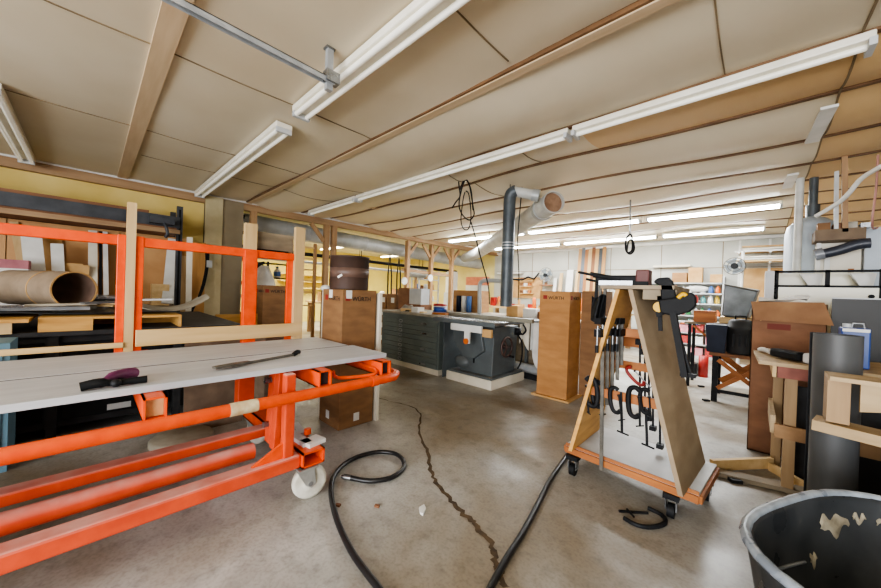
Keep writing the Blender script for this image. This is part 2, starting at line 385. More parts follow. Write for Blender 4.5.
# floor crack
cr = [onz(*a, .002) for a in [(372, 396), (390, 401), (412, 407), (421, 416), (419, 428), (422, 440), (428, 452), (431, 470), (436, 482), (449, 498), (462, 512), (474, 524), (484, 536), (493, 548), (495, 562), (500, 574), (506, 588)]]
cr = smooth_path(cr, 5); mbk = MB(); rr = random.Random(3); P0 = None
wd = [.004+.010*min(1, i/45)+rr.uniform(-.003, .004) for i in range(len(cr))]
js = [Vector((rr.uniform(-.012, .012), rr.uniform(-.012, .012), 0)) for _ in cr]
L_ = []; R_ = []
for i, p in enumerate(cr):
    d = (cr[min(i+1, len(cr)-1)]-cr[max(i-1, 0)]).normalized(); n_ = Vector((-d.y, d.x, 0)); q = p+js[i]
    L_.append(q+n_*wd[i]); R_.append(q-n_*wd[i])
mbk.add(L_+R_, [(i, i+1, len(cr)+i+1, len(cr)+i) for i in range(len(cr)-1)])
struct('trim_floor_crack', mbk, mat('crack_dark', '#5d4a32', '#3f3222', .9, 0, 20))

# ------------------------------------------------------------------ column, posts
t = thing('steel_column', 'wide rust-stained steel column between the yellow wall and the open posts', 'column', (-7.1, 1.62, 0))
MB().bx(XL-.2, XL+.06, 1.36, 1.94, 0, 2.84).build('column_plate', M_col, t, bevel=.004)
MB().bx(XL+.06, XL+.1, 1.34, 1.60, 0, 2.84).build('flange', mat('column_light', '#c9bd99', '#b3a680', .5, .2, 3), t)
for z in (1.1, 1.35, 1.8, 2.3, 2.6): MB().cyl((XL-.02, 1.94, z), (XL-.02, 1.98, z), .035, n=8).build('bolt', M_black, t)
post_y = [(2.12, 'pale timber post right beside the steel column'), (3.62, 'first of the paired timber posts beside the brown drum'), (3.8, 'second of the paired timber posts beside the brown drum'), (6.13, 'timber post with one diagonal brace behind the filing cabinet'), (7.07, 'timber post with two diagonal braces forming a Y'), (8.0, 'farthest timber post of the row, near the grey duct end')]
for i, (y, lb) in enumerate(post_y):
    x = XL+.02 - (.12 if i > 2 else 0)
    t = thing('timber_post', lb, 'post', (x, y, 0), 'timber posts along the open left side')
    MB().bx(x-.06, x+.06, y-.05, y+.05, 0, 2.72).build('upright', M_timber, t)
    if i in (1, 3, 4, 5):
        if i != 3: MB().bar((x, y-.06, 2.35), (x, y-.36, 2.7), .05, .08).build('brace', M_timber, t)
        if i != 1: MB().bar((x, y+.06, 2.35), (x, y+.36, 2.7), .05, .08).build('brace', M_timber, t)

# ------------------------------------------------------------------ ceiling lights
def fixture(x0, x1, y, label, lit=None, z=2.86, two=True, group='fluorescent ceiling lights'):
    t = thing('ceiling_light', label, 'ceiling light', ((x0+x1)/2, y, z), group)
    hw_ = .075 if two else .05
    MB().bx(x0, x1, y-hw_, y+hw_, z-.05, z).build('housing', M_fix, t, bevel=.008)
    tm = M_tubeoff if lit is None else (M_tubeon if lit == 'cool' else M_tubewarm)
    for dy in ((-.045, .045) if two else (0,)):
        MB().cyl((x0+.03, y+dy, z-.07), (x1-.03, y+dy, z-.07), .019, n=10).build('tube_lamp', tm, t)
    for x in (x0+.015, x1-.015): MB().bx(x-.015, x+.015, y-.07, y+.07, z-.095, z-.05).build('end_cap', M_greyw, t)
    return t
fixture(-6.85, -4.45, -.6, 'unlit white fluorescent tube light at the far left edge of the ceiling')
fixture(-6.9, -3.3, 1.24, 'unlit white twin tube light on the ceiling above the steel column')
fixture(-2.95, -.2, 1.24, 'unlit white twin tube light nearest the camera, beside the hanging track', z=2.87)
fixture(-6.6, -4.9, 3.04, 'short unlit tube light at the left end of the long single row', two=False)
fixture(-4.86, -1.3, 3.04, 'long unlit tube light in the middle of the long single row', two=False)
fixture(-1.26, .45, 3.04, 'unlit tube light at the right end of the long single row', two=False)
for (x0, x1, nm) in ((-6.4, -4.0, 'left'), (-3.9, -1.6, 'middle'), (-1.5, .25, 'right')):
    fixture(x0, x1, 7.05, 'glowing tube light at the %s of the nearer lit row' % nm, 'cool', z=2.83)
for (x0, x1, nm) in ((-6.2, -4.0, 'left'), (-3.9, -1.7, 'middle'), (-1.6, .1, 'right')):
    fixture(x0, x1, 9.05, 'glowing tube light at the %s of the lit row by the back wall' % nm, 'cool', z=2.83)
for (y, nm) in ((3.2, 'nearest'), (5.6, 'middle'), (8.2, 'farthest')):
    fixture(-11.2, -9.0, y, 'warm glowing tube light in the yellow side room, %s of three' % nm, 'warm', z=2.73)

# ------------------------------------------------------------------ overhead things
t = thing('hanging_track', 'galvanized steel track hanging under the ceiling with one upright hanger', 'track', (-2.07, .3, 2.64))
MB().bx(-2.09, -2.05, -1.6, 1.08, 2.67, 2.675).bx(-2.09, -2.085, -1.6, 1.08, 2.64, 2.675).bx(-2.055, -2.05, -1.6, 1.08, 2.64, 2.675).build('rail', M_galv, t)
MB().bx(-2.095, -2.06, 1.03, 1.07, 2.6, 2.88).build('hanger', M_galv, t)
MB().box((-2.06, 1.06, 2.68), (.06, .09, .07)).build('bracket', M_steel, t)
MB().box((-2.08, 1.05, 2.872), (.05, .06, .012)).build('mounting_plate', M_steel, t)

# dust duct along the posts
t = thing('round_duct', 'long grey round duct running behind the timber posts', 'duct', (-7.62, 5.7, 2.4))
MB().cyl((-7.62, 1.97, 2.59), (-7.7, 10.2, 2.42), .19, n=20).build('pipe', M_duct, t)
for y in (3.4, 5.0, 6.6, 8.2): MB().cyl((-7.62-.0097*(y-1.97), y, 2.59-.0207*(y-1.97)), (-7.62-.0097*(y-1.97), y+.05, 2.59-.0207*(y-1.97)), .198, n=20).build('joint_band', M_galv, t)
# suspended main pipe and drop pipe to the saw
A = ony(563, 205, 4.3); A = Vector((-2.02, 4.3, 2.58)); B = Vector((-5.7, 7.5, 2.45))
t = thing('suspended_pipe', 'fat white-grey pipe slung under the ceiling with an open brown end', 'duct', (A+B)/2)
d = (B-A).normalized()
MB().hollow(A, A+d*.5, .15, .138, 24).build('end_collar', M_duct2, t)
MB().cyl(A+d*.5, B, .15, n=24).build('pipe', M_duct2, t)
MB().cyl(A+d*.06, A+d*.08, .139, n=20).build('end_plug', mat('rusty_plug', '#94745a', '#7a5a42', .7, 0, 10), t)
MB().hollow(A+d*.35, A+d*.43, .165, .15, 24).build('band', M_duct, t)
MB().cyl(B-d*.05, B+Vector((-1.1, .75, -.02)), .15, n=16).build('far_branch', M_duct, t)
for q in (.15, .75):
    p = A+(B-A)*q; MB().cyl(p+Vector((0, 0, .14)), Vector((p.x, p.y, 2.86)), .006, n=6).build('hanger_wire', M_iron, t)
V0 = ony(511, 303, 4.2); vx = -2.56
t = thing('drop_pipe', 'dark flexible dust pipe dropping straight to the table saw', 'duct', (vx, 4.05, 1.1))
vp = [(vx, 4.05, 1.13), (vx, 4.05, 1.7), (vx, 4.05, 2.4), (vx, 4.05, 2.62), (vx+.02, 4.05, 2.72), (vx+.09, 4.07, 2.755)]
MB().tube(vp, .085, 14, sub=4).build('flex_pipe', M_ductdk, t)
for z in [1.98, 2.02, 1.94]: MB().cyl((vx, 4.05, z), (vx, 4.05, z+.018), .092, n=16).build('clamp_ring', M_galv, t)
MB().cyl((vx+.06, 4.065, 2.75), (-2.20, 4.22, 2.67), .072, n=14).build('cross_pipe', M_duct2, t)
MB().cyl((-2.28, 4.185, 2.69), (-2.20, 4.22, 2.67), .085, n=14).build('coupling', M_duct, t)
MB().cyl((vx, 4.05, 2.74), (vx, 4.05, 2.87), .006, n=6).build('hanger_wire', M_iron, t)
# coiled black cable hanging
t = thing('hanging_cable', 'black cable looped in a coil from the ceiling, its tail reaching down to the bench', 'cable', (-2.98, 3.45, 2.86))
c0 = onz(458, 176, 2.87)
MB().cyl(c0+Vector((0, 0, -.01)), c0+Vector((0, 0, .01)), .06, n=12).build('ceiling_mount', M_iron, t)
def q(x, y, Y=3.45): return ony(x, y, Y)
MB().tube([c0, q(459, 186), q(460, 196), q(456, 202), q(452, 208)], .009, 6, sub=4).build('lead', M_black, t)
MB().tube([q(460, 190), q(464, 180), q(469, 184), q(473, 206), q(474, 215), q(469, 220), q(462, 214), q(459, 204), q(462, 188), q(466, 180), q(471, 190), q(473, 210)], .009, 6, sub=5).build('loop', M_black, t)
MB().tube([q(465, 192), q(463, 200), q(461, 220), q(464, 229), q(469, 228), q(471, 215), q(469, 195), q(466, 191)], .008, 6, sub=5).build('loop', M_black, t)
MB().tube([q(471, 222), q(475, 235), q(480, 255, 3.6), q(487, 280, 3.8), q(489, 292, 3.9), q(489.5, 304, 3.95)], .009, 6, sub=5).build('tail', M_black, t)
t = thing('hanging_pendant', 'thin rod from the ceiling with a small black cord loop at its end', 'cord', (-1.15, 4.6, 2.86))
c1 = onz(630.5, 196, 2.87); Y1 = c1.y
MB().cyl(c1, ony(630, 234, Y1), .012, n=8).build('rod', M_steel, t)
MB().tube([ony(*a, Y1) for a in [(630, 234), (626, 240), (626, 250), (630, 254), (634, 250), (633, 242), (629, 240), (627, 252), (632, 250), (632, 238)]], .014, 6, closed=True, sub=4).build('loop', M_black, t)

# ================================================================== ORANGE SHEET CART
DX0, DX1, DE, DZ = -3.12, -2.03, 1.565, .82     # deck back, deck front, deck end, deck top
cart = thing('sheet_cart', 'long orange tube-steel cart with a grey board deck and tall rear fence', 'cart', (-2.4, .3, 0))
MB().bx(-2.50, DX1, -2.1, DE, DZ-.032, DZ).build('deck_board', M_deck, cart, bevel=.003)
MB().bx(DX0, -2.535, -2.1, DE-.03, DZ-.034, DZ-.002).build('deck_board', M_deck, cart, bevel=.003)
MB().bx(-2.536, -2.499, -2.1, DE-.04, DZ-.034, DZ-.004).build('seam_shade', M_ink, cart)  # black strip in the gap, painted shade between the deck boards
# round front rail
fr = MB().tube([(-1.93, -2.1, .66), (-1.93, 1.48, .66), (-1.94, 1.57, .66), (-1.99, 1.63, .66), (-2.12, 1.65, .66)], .032, 16)
o = fr.build('front_rail', M_orange, cart)
MB().hollow((-1.93, .50, .66), (-1.93, .63, .66), .034, .03, 16).build('worn_sticker', mat('worn_sticker_paper', '#d8c9a4', '#b9966a', .8, 0, 14), o)
MB().hollow((-1.93, 1.36, .66), (-1.93, 1.41, .66), .036, .03, 16).build('collar', M_orange, o)
# square cross arms with open ends
def sq_tube(x0, x1, y, z, w=.082, h=.104, th=.008):
    b = MB()
    b.bx(x0, x1, y-w/2, y+w/2, z+h/2-th, z+h/2).bx(x0, x1, y-w/2, y+w/2, z-h/2, z-h/2+th)
    b.bx(x0, x1, y-w/2, y-w/2+th, z-h/2, z+h/2).bx(x0, x1, y+w/2-th, y+w/2, z-h/2, z+h/2)
    return b
for y in (.21, 1.02, 1.49, -.85):
    a = sq_tube(-3.1, -1.93, y, DZ-.034-.052).build('cross_arm', M_orange, cart)
    MB().bx(-3.0, -1.96, y-.032, y+.032, DZ-.034-.092, DZ-.034-.014).build('wood_filler', M_woodx if y < 1 else M_blackd, a)
MB().tube([(-2.02, 1.12, .75), (-2.02, 1.16, .70), (-1.95, 1.38, .70), (-2.0, 1.44, .72), (-2.2, 1.44, .73)], .012, 8, sub=3).build('bent_rod', M_orange, cart)
# base: long beams and cross channel
MB().bx(-2.05, -1.95, -2.1, .89, .215, .295).build('base_beam', M_orange_d, cart, bevel=.012)
MB().tube([(-2.25, -2.1, .27), (-2.25, .72, .27)], .048, 14).build('base_beam', M_orange_d, cart)
MB().bx(-2.53, -2.43, -2.1, .86, .26, .32).build('base_beam', M_orange_d, cart, bevel=.008)
cc = MB().bx(-3.05, -1.93, .89, 1.03, .295, .305).bx(-3.05, -1.93, .89, 1.03, .215, .225).bx(-3.05, -1.93, .89, .90, .215, .305).bx(-3.05, -1.93, 1.02, 1.03, .215, .305)
cc.build('base_channel', M_orange, cart)
MB().prism([(-1.98, .82, .29), (-1.98, .62, .29), (-1.98, .82, .40)], (-.02, 0, 0)).build('gusset', M_orange, cart)
# uprights of the frame
MB().bx(-2.03, -1.97, .795, .855, .29, .785).build('post', M_orange_d, cart, bevel=.008)
MB().bar((-2.24, .82, .3), (-2.24, .84, .785), .05, .09, (1, 0, 0)).build('post', M_orange_d, cart, bevel=.004)
MB().bar((-2.13, .80, .3), (-2.12, .82, .785), .035, .07, (1, 0, 0)).build('post', M_orange_d, cart, bevel=.004)
for z in (.42, .56, .7): MB().cyl((-2.24, .77, z), (-2.24, .81, z), .02, n=8).build('bolt', M_steel, cart)
MB().bar((-2.7, 1.0, .3), (-2.4, 1.0, .785), .05, .06, (0, 1, 0)).build('strut', M_orange_d, cart)
MB().bx(-3.05, -2.95, .82, .94, .30, .785).build('post', M_orange_d, cart, bevel=.008)
for y in (-.85,): MB().bx(-2.06, -1.95, y-.06, y+.06, .30, .785).build('post', M_orange_d, cart, bevel=.008)
# wood blocks and clutter boards bolted on the base end
for (x, y, sx, sy, a, c) in ((-2.16, .95, .3, .06, .05, M_greyw), (-2.03, 1.0, .1, .12, .2, M_white), (-2.27, 1.01, .2, .05, -.15, M_greyw)):
    MB().box((x, y, .318), (sx, sy, .024), a).build('packing_strip', c, cart)
MB().cyl((-2.13, 1.01, .33), (-2.13, 1.01, .365), .022, n=6).build('nut', M_orange, cart)
# casters
def caster(x, y, rz):
    c = MB().box((x, y, .205), (.13, .12, .012)).build('caster', M_zinc, cart)
    R = Matrix.Rotation(rz, 3, 'Z')
    def w(v): v = R @ Vector(v); return Vector((x+v.x, y+v.y, v.z))
    fk = MB()
    for s in (-1, 1):
        fk.prism([w((-.055, s*.036, .2)), w((.05, s*.036, .2)), w((.06, s*.036, .1)), w((.035, s*.036, .075)), w((.0, s*.036, .1))], R @ Vector((0, s*.006, 0)))
    fk.build('fork', M_zinc, c)
    MB().lathe([(0, .03), (.04, .03), (.055, .026), (.085, .028), (.1, .02), (.102, 0), (.1, -.02), (.085, -.028), (.055, -.026), (.04, -.03), (0, -.03)], (0, 0, 0), 28)
    wh = MB(); pr = [(.001, -.03), (.04, -.03), (.055, -.022), (.082, -.026), (.098, -.022), (.102, -.008), (.102, .008), (.098, .022), (.082, .026), (.055, .022), (.04, .03), (.001, .03)]
    n = 28; vs = []
    for r, yy in pr:
        for j in range(n): q_ = 2*PI*j/n; vs.append(w((.03+r*math.cos(q_), yy, .102+r*math.sin(q_))))
    wh.add(vs, [(i*n+j, i*n+(j+1) % n, (i+1)*n+(j+1) % n, (i+1)*n+j) for i in range(len(pr)-1) for j in range(n)], True)
    wh.build('wheel', M_wheelw, c)
    MB().cyl(w((.03, -.045, .102)), w((.03, .045, .102)), .014, n=10).build('axle', M_steel, c)
caster(-1.985, .93, 1.35); caster(-2.98, .96, .4); caster(-1.98, -1.6, .9)
# fence
FX = -3.15
MB().bx(FX-.026, FX+.026, -2.1, 1.3, 1.545, 1.61).build('fence_rail', M_orange, cart, bevel=.006)
def fence_post(y, zt_w, zt_o, w=.05, name='fence_post'):
    p = MB().bx(FX-.03, FX+.03, y-w*1.35, y-w*.5, .6, zt_o).bx(FX-.03, FX+.03, y+w*.5, y+w*1.35, .6, zt_o).bx(FX-.035, FX-.02, y-w*1.3, y+w*1.3, .6, zt_o).build(name, M_orange, cart, bevel=.003)
    MB().bx(FX-.018, FX+.045, y-w*.48, y+w*.48, .8, zt_w).build('wood_insert', M_woodz, p)
fence_post(.185, 1.84, 1.615)
fence_post(-1.3, 1.84, 1.615)
o = MB().bx(FX-.03, FX+.035, .885, .985, .6, 1.60).build('fence_post', M_orange, cart, bevel=.004)
MB().bx(FX-.04, FX+.02, .89, .98, 1.6, 1.83).build('wood_insert', M_woodz, o)
o = MB().bx(FX-.03, FX+.0, 1.25, 1.33, .6, 1.60).build('fence_post', M_orange, cart, bevel=.004)
MB().bx(FX+.002, FX+.05, 1.30, 1.385, .8, 1.86).build('wood_insert', M_woodz, o)
MB().bx(FX-.05, FX-.035, .985, 1.31, 1.63, 1.78).build('backing_panel', M_plyd, cart)
MB().bx(FX+.035, FX+.06, .22, 1.38, .85, .965).build('fence_plank', M_woody, cart, bevel=.003)
MB().bx(FX+.035, FX+.06, -2.1, .16, .85, .885).build('fence_plank', M_woody, cart, bevel=.003)
MB().box((FX-.02, .22, .79), (.1, .16, .03)).build('fence_foot', M_orange, cart)
MB().box((FX-.02, 1.0, .79), (.1, .2, .03)).build('fence_foot', M_orange, cart)

# things on the deck
t = thing('pry_bar', 'long dark steel bar with flat forked end lying across the cart deck', 'bar', (-2.38, .9, DZ))
a, b = onz(214, 369, DZ+.012), onz(297, 354, DZ+.012)
MB().tube([a+(b-a)*.18, a+(b-a)*.6, b], .009, 8).build('shaft', M_bar, t)
d = (b-a).normalized(); n_ = Vector((-d.y, d.x, 0))
MB().prism([a-n_*.02, a+n_*.02, a+d*.12+n_*.028, a+d*.2+n_*.012, a+d*.2-n_*.012, a+d*.12-n_*.028], (0, 0, .012)).build('flat_end', M_bar, t)
MB().tube([b-d*.03, b+Vector((0, 0, .015)), b+d*.03+n_*.02+Vector((0, 0, .008))], .016, 8).build('claw_end', M_black, t)
t = thing('caulking_tool', 'black hand tool with dark purple grip lying on the cart deck', 'hand tool', onz(110, 382, DZ))
a, b = onz(80, 387, DZ+.02), onz(147, 379, DZ+.018)
MB().tube([a, a+(b-a)*.25+Vector((0, 0, .008)), a+(b-a)*.5, a+(b-a)*.75, b], [.02, .021, .015, .014, .016, .017], 10, sub=4).build('black_handle', M_black, t)
a2, b2 = onz(98, 384, DZ+.02), onz(134, 373, DZ+.025)
MB().tube([a2, (a2+b2)/2+Vector((0, 0, .016)), b2], [.014, .022, .027], 10, sub=4).build('purple_grip', M_purple, t)
MB().ell(onz(116, 383, DZ+.02), (.025, .02, .018)).build('pivot', M_iron, t)
MB().tube([onz(88, 384, DZ+.02), onz(108, 379, DZ+.022), onz(128, 380, DZ+.02)], .007, 6, sub=3).build('trigger', M_black, t)

# ================================================================== HOSES, FLOOR BITS
h = [onz(*a, .02) for a in [(351, 478), (370, 481), (390, 478), (402, 470), (404, 462), (396, 454), (378, 452), (357, 457), (342, 466), (333, 478), (331, 492), (334, 510), (341, 530), (352, 552), (366, 572), (380, 590), (392, 612)]]
t = thing('air_hose', 'black rubber hose curled in a loop on the floor by the cart wheel', 'hose', h[0])
MB().tube(h, .016, 10, sub=4).build('hose_body', M_rub, t)
d = (h[0]-h[1]).normalized(); MB().cyl(h[0], h[0]+d*.05, .018, n=10).cyl(h[0]+d*.05, h[0]+d*.07, .011, n=8).build('metal_fitting', M_steel, t)
h = [onz(*a, .018) for a in [(590, 430), (570, 452), (558, 468), (548, 484), (536, 508), (522, 534), (508, 556), (490, 588), (478, 612)]]
simple('rubber_hose', 'black hose running straight across the floor under the clamp rack', 'hose', MB().tube(h, .016, 10, sub=4), M_rub)
# C clamp lying on floor
t = thing('floor_clamp', 'rusty black C-clamp lying flat on the floor before the clamp rack', 'clamp', onz(642, 518, 0))
g = [onz(*a, .015) for a in [(648, 508), (662, 515), (665, 523), (652, 527), (637, 525), (624, 518)]]
MB().tube(g, .013, 6, sub=3).build('frame', M_iron, t)
MB().cyl(onz(619, 511, .015), onz(648, 513, .015), .008, n=8).build('screw', M_iron, t)
MB().cyl(onz(627, 509, .02), onz(634, 517, .02), .006, n=6).build('turning_bar', M_iron, t)
simple('plaster_chip', 'small white plaster chip on bare floor between the two hoses', 'chip', MB().prism([onz(*a, .0) for a in [(419, 509), (424, 506), (426, 510), (423, 516), (420, 514)]], (0, 0, .012)), M_white)
for (x, y, lb) in ((377, 507, 'tiny dark wood chip beside the curled hose'), (338, 506, 'small brown splinter beside the cart wheel')):
    p = onz(x, y, 0); simple('wood_chip', lb, 'chip', MB().box(p+Vector((0, 0, .006)), (.03, .018, .012), .5), M_cardr)

# ================================================================== CARDBOARD BOXES (tall cartons)
def tall_carton(loc, sx, sy, h, rz, label, m=M_card2, m2=M_card2, txt=True, base=None, name='tall_carton', group=None, flaps=True):
    t = thing(name, label, 'box', loc, group); t.rotation_euler.z = rz
    def B(mb, nm, mm, **k):
        o_ = mb.build(nm, mm, None, base=(0, 0, 0), **k); o_.parent = t; return o_
    z0 = .0
    if base: B(MB().bx(-sx/2-.05, sx/2+.05, -sy/2-.05, sy/2+.05, 0, .02), 'base_board', M_cardt); z0 = .02
    B(MB().bx(-sx/2, sx/2, -sy/2, sy/2, z0, h), 'carton_body', m, bevel=.004)
    B(MB().bx(-.03, .03, -sy/2-.001, -sy/2, z0+.01, h-.12), 'packing_tape', m2) if False else None
    B(MB().bx(-sx/2+.002, sx/2-.002, -.025, .025, h, h+.002).bx(-sx/2-.002, -sx/2, -.025, .025, h-.12, h), 'packing_tape', M_cardt)
    B(MB().bx(-sx/2-.0015, sx/2+.0015, -sy/2-.0015, -sy/2+.001, h-.001, h+.003).bx(sx/2-.004, sx/2+.002, -sy/2, sy/2, h-.001, h+.003), 'top_edge', m2)
    if txt:
        def T(s, size, x, z, face):
            tx = text('printed_lettering', s, size, M_ink, None, (0, 0, 0), (0, 0, 0)); tx.parent = t
            tx.rotation_euler = (PI/2, 0, 0) if face == 0 else (PI/2, 0, PI/2)
            tx.location = (x, -sy/2-.001, z) if face == 0 else (sx/2+.001, x, z)
        B(MB().bx(-sx/2+.05, -sx/2+.105, -sy/2-.002, -sy/2, h-.10, h-.05), 'printed_mark', M_inkred)
        T('WÜRTH', .056, -sx/2+.12, h-.10, 0)
        B(MB().bx(sx/2, sx/2+.002, -sy/2+.03, -sy/2+.08, h-.10, h-.05), 'printed_mark', M_inkred)
        T('WÜRTH', .056, -sy/2+.1, h-.10, 1)
    return t
w1 = tall_carton((-2.91, 1.765, 0), .37, .37, 1.29, 0, 'tall brown carton with printed lettering and a dark drum on top, beside the cart end')
# white shipping labels on w1 top edge and base
for (x, y, z, fx) in ((-.03, -.186, 1.25, 0), (.186, -.12, 1.25, 1), (-.02, -.186, .1, 0), (.186, .0, .09, 1)):
    o = MB().box((x, y, z), (.06, .003, .075) if not fx else (.003, .06, .075)).build('shipping_label', M_white, None, base=(0, 0, 0)); o.parent = w1
simple('white_board', 'narrow white board standing left of the carton with the drum', 'board', MB().bar((-3.16, 1.64, 0), (-3.16, 1.64, 1.27), .09, .03, (0, 1, 0)), M_cream)
simple('white_board', 'narrow white board standing right of the carton with the drum', 'board', MB().bar((-2.77, 1.99, 0), (-2.77, 1.99, 1.27), .14, .03, (0, 1, 0)), M_cream)
# drum on top
t = thing('fibre_drum', 'dark brown round fibre drum on top of the tall carton', 'drum', (-2.925, 1.765, 1.292))
MB().lathe([(.001, 0), (.18, 0), (.185, .01), (.185, .31), (.19, .312), (.19, .325), (.175, .325), (.001, .32)], (-2.925, 1.765, 1.293), 32).build('drum_body', M_drum, t)
MB().lathe([(.186, .12), (.188, .12), (.188, .21), (.186, .21)], (-2.925, 1.765, 1.293), 32).build('paper_band', mat('drum_band', '#6a5348', '#584339', .5, 0, 5), t)
p = Vector((-2.79, 1.62, 1.42)); MB().box((-2.83, 1.605, 1.42), (.05, .004, .02), .5, ry=-.5).build('torn_label', M_white, t)
simple('white_bag', 'small crumpled white bag on top of the narrow white board', 'bag', MB().ell((-3.16, 1.64, 1.30), (.07, .05, .035), 8, 5), M_clothw)
# the WURTH carton in the middle of the floor
w2 = tall_carton((-1.86, 4.255, 0), .40, .37, 1.36, 0, 'tall orange-brown carton with printed lettering standing on a plywood board, beside the table saw', mat('warm_cardboard', '#b3814c', '#a27140', .75, 0, 4, (1, 1, 3)), M_card2, base=True)
tall_carton((-1.52, 4.62, 0), .30, .3, 1.38, .05, 'tall brown carton directly behind the clamp rack, without wording in view', M_card2, M_card2, txt=False)
tall_carton((-5.15, 1.84, 0), .3, .36, 1.31, .0, 'tall brown carton with printed lettering seen through the cart fence', M_card2, M_cardr)
# dark carton / boards seen below the deck
simple('tan_board', 'tan hardboard sheet standing on the floor behind the cart, beneath deck level', 'board', MB().bar((-3.55, .8, 0), (-3.6, .8, .8), .45, .02, (1, 0, 0)), M_cardg)
tall_carton((-3.5, 1.28, 0), .3, .3, .82, .1, 'short dark carton on the floor behind the end of the cart', M_cardg, M_cardr, txt=False, name='short_carton')
t = thing('round_pad', 'round grey felt pad lying on the floor behind the cart', 'pad', (-3.4, .5, 0)); MB().lathe([(.001, .05), (.2, .05), (.22, .03), (.22, .0)], (-3.4, .55, 0), 28).build('pad_body', M_curl, t)

# ================================================================== LEFT WALL: BENCH, RACK
t = thing('low_bench', 'low black steel bench behind the cart with a plywood top under scrap', 'bench', (-4.9, 0, 0))
MB().bx(-6.15, -4.12, -2.2, 1.1, .08, .84).build('bench_carcass', M_blackd, t, bevel=.01)
MB().bx(-6.2, -4.05, -2.2, 1.15, .84, .875).build('bench_top', M_blackd, t)
for y in (-1.4, -.6, .2): MB().bx(-4.125, -4.1, y-.35, y+.35, .14, .78).build('door', M_black, t, bevel=.006)
NA = onx(107, 408, -4.095); NB = onx(131, 402, -4.095)
MB().bx(-4.1, -4.094, NA.y, NB.y, NA.z-.02, NA.z+.03).build('name_strip', M_greyw, t)
for y in (-1.0, -.2, .6, 1.0): MB().bx(-4.12, -4.085, y-.03, y+.03, .0, .84).build('leg', M_blackd, t)
simple('blue_cabinet', 'pale blue steel cabinet at the far left edge behind the cart', 'cabinet', MB().bx(-3.95, -3.6, -1.3, onx(8, 420, -3.6).y, 0, .86).bx(-3.6, -3.59, -1.25, onx(8, 420, -3.6).y-.03, .05, .82), mat('dull_blue', '#6f93a3', '#5f8292', .5, 0, 4))
t = thing('plywood_box', 'shallow open plywood box with a dark inside on the bench edge', 'box', (-4.35, .05, .875))
MB().bx(-4.6, -4.08, -.28, .62, .97, .99).build('lid_panel', M_ply, t)
MB().bx(-4.6, -4.08, -.28, -.26, .875, .97).bx(-4.6, -4.08, .6, .62, .875, .97).bx(-4.6, -4.58, -.26, .6, .875, .97).bx(-4.1, -4.08, -.26, .02, .875, .97).build('side_panel', M_ply, t)
t = thing('plywood_sheet', 'light plywood sheet lying at the far left end of the bench', 'sheet', (-4.4, -.7, .9))
MB().bx(-4.7, -4.0, -1.6, -.32, .96, .985).build('sheet_panel', M_ply, t); MB().bx(-4.05, -4.02, -1.5, -.4, .876, .96).build('edge_strip', M_woody, t)
# cardboard tube on the bench
E0 = onx(75, 290, -4.55); dT = Vector((-.86, -.5, 0)).normalized(); E0.z = 1.205
t = thing('cardboard_tube', 'wide brown cardboard tube lying on its side on the bench', 'tube', (E0.x, E0.y, 1.03))
o = MB().hollow(E0, E0+dT*.85, .168, .16, 36).build('tube_wall', M_kraft, t)
MB().hollow(E0-dT*.002, E0+dT*.006, .17, .158, 36).build('end_rim', M_cardt, t)
MB().hollow(E0+dT*.30, E0+dT*.312, .171, .168, 36).build('wrap_seam', M_cardt, t)
MB().hollow(E0+dT*.012, E0+dT*.84, .159, .155, 36).build('tube_lining', M_kraftin, t)
MB().box((E0+dT*.6)+Vector((0, 0, -.04)), (.1, .05, .16), .4).build('paper_scrap', M_cream, t)
# scrap sheets under/around the tube
def slab(name, label, c, sz, rz, m_, cat='board', ry=0, rx=0, group=None): return simple(name, label, cat, MB().box(c, sz, rz, rx, ry), m_, group)
slab('steel_strip', 'bright metal strip lying on dark sheets in front of the tube', (-4.4, -.38, 1.045), (.14, .75, .03), .1, M_galv)
slab('wood_offcut', 'pale wooden offcut lying below the cardboard tube', (-4.78, -.1, .955), (.2, .4, .03), .05, M_woody)
simple('vinyl_sheet', 'dark wavy vinyl sheet spread over the bench under the tube', 'sheet', MB().sheet(lambda u, v: (-4.25-1.0*u, -.75+1.35*v, 1.012-.01*v+.008*math.sin(v*9+u*4)+.006*math.sin(u*7)), 10, 16, .008), M_foil)
simple('black_foil', 'folded black foil on the bench top at the far left', 'sheet', MB().sheet(lambda u, v: (-4.2-.5*u, -1.4+.8*v, 1.03+.04*math.sin(v*11+u*5)+.05*u), 8, 14, .008), M_foil)
simple('curled_sheet', 'curled grey felt sheet on the bench right of the fence post', 'sheet', MB().sheet(lambda u, v: (-4.35-.6*u, .28+.62*v, 1.0+.42*(v-.42)**2+.03*math.sin(u*5)+.02*u), 12, 8, .01), M_curl)
simple('metal_tray', 'grey metal tray turned over on the bench behind the fence post', 'tray', MB().bx(-5.3, -4.7, .0, .25, 1.12, 1.14).bx(-5.3, -5.28, .0, .25, 1.06, 1.12), M_steel)
for i, (x, y, rz, ln) in enumerate(((-4.75, .05, .9, .3), (-4.85, .12, .5, .34), (-4.7, .17, 1.1, .28), (-4.9, .22, .7, .3))):
    simple('scrap_stick', 'short scrap strips of white wood scattered right of the tube', 'offcut', MB().box((x, y, 1.05+.012*i), (ln, .035, .02), rz), M_white if i % 2 else M_woodx, 'scrap strips beside the tube')
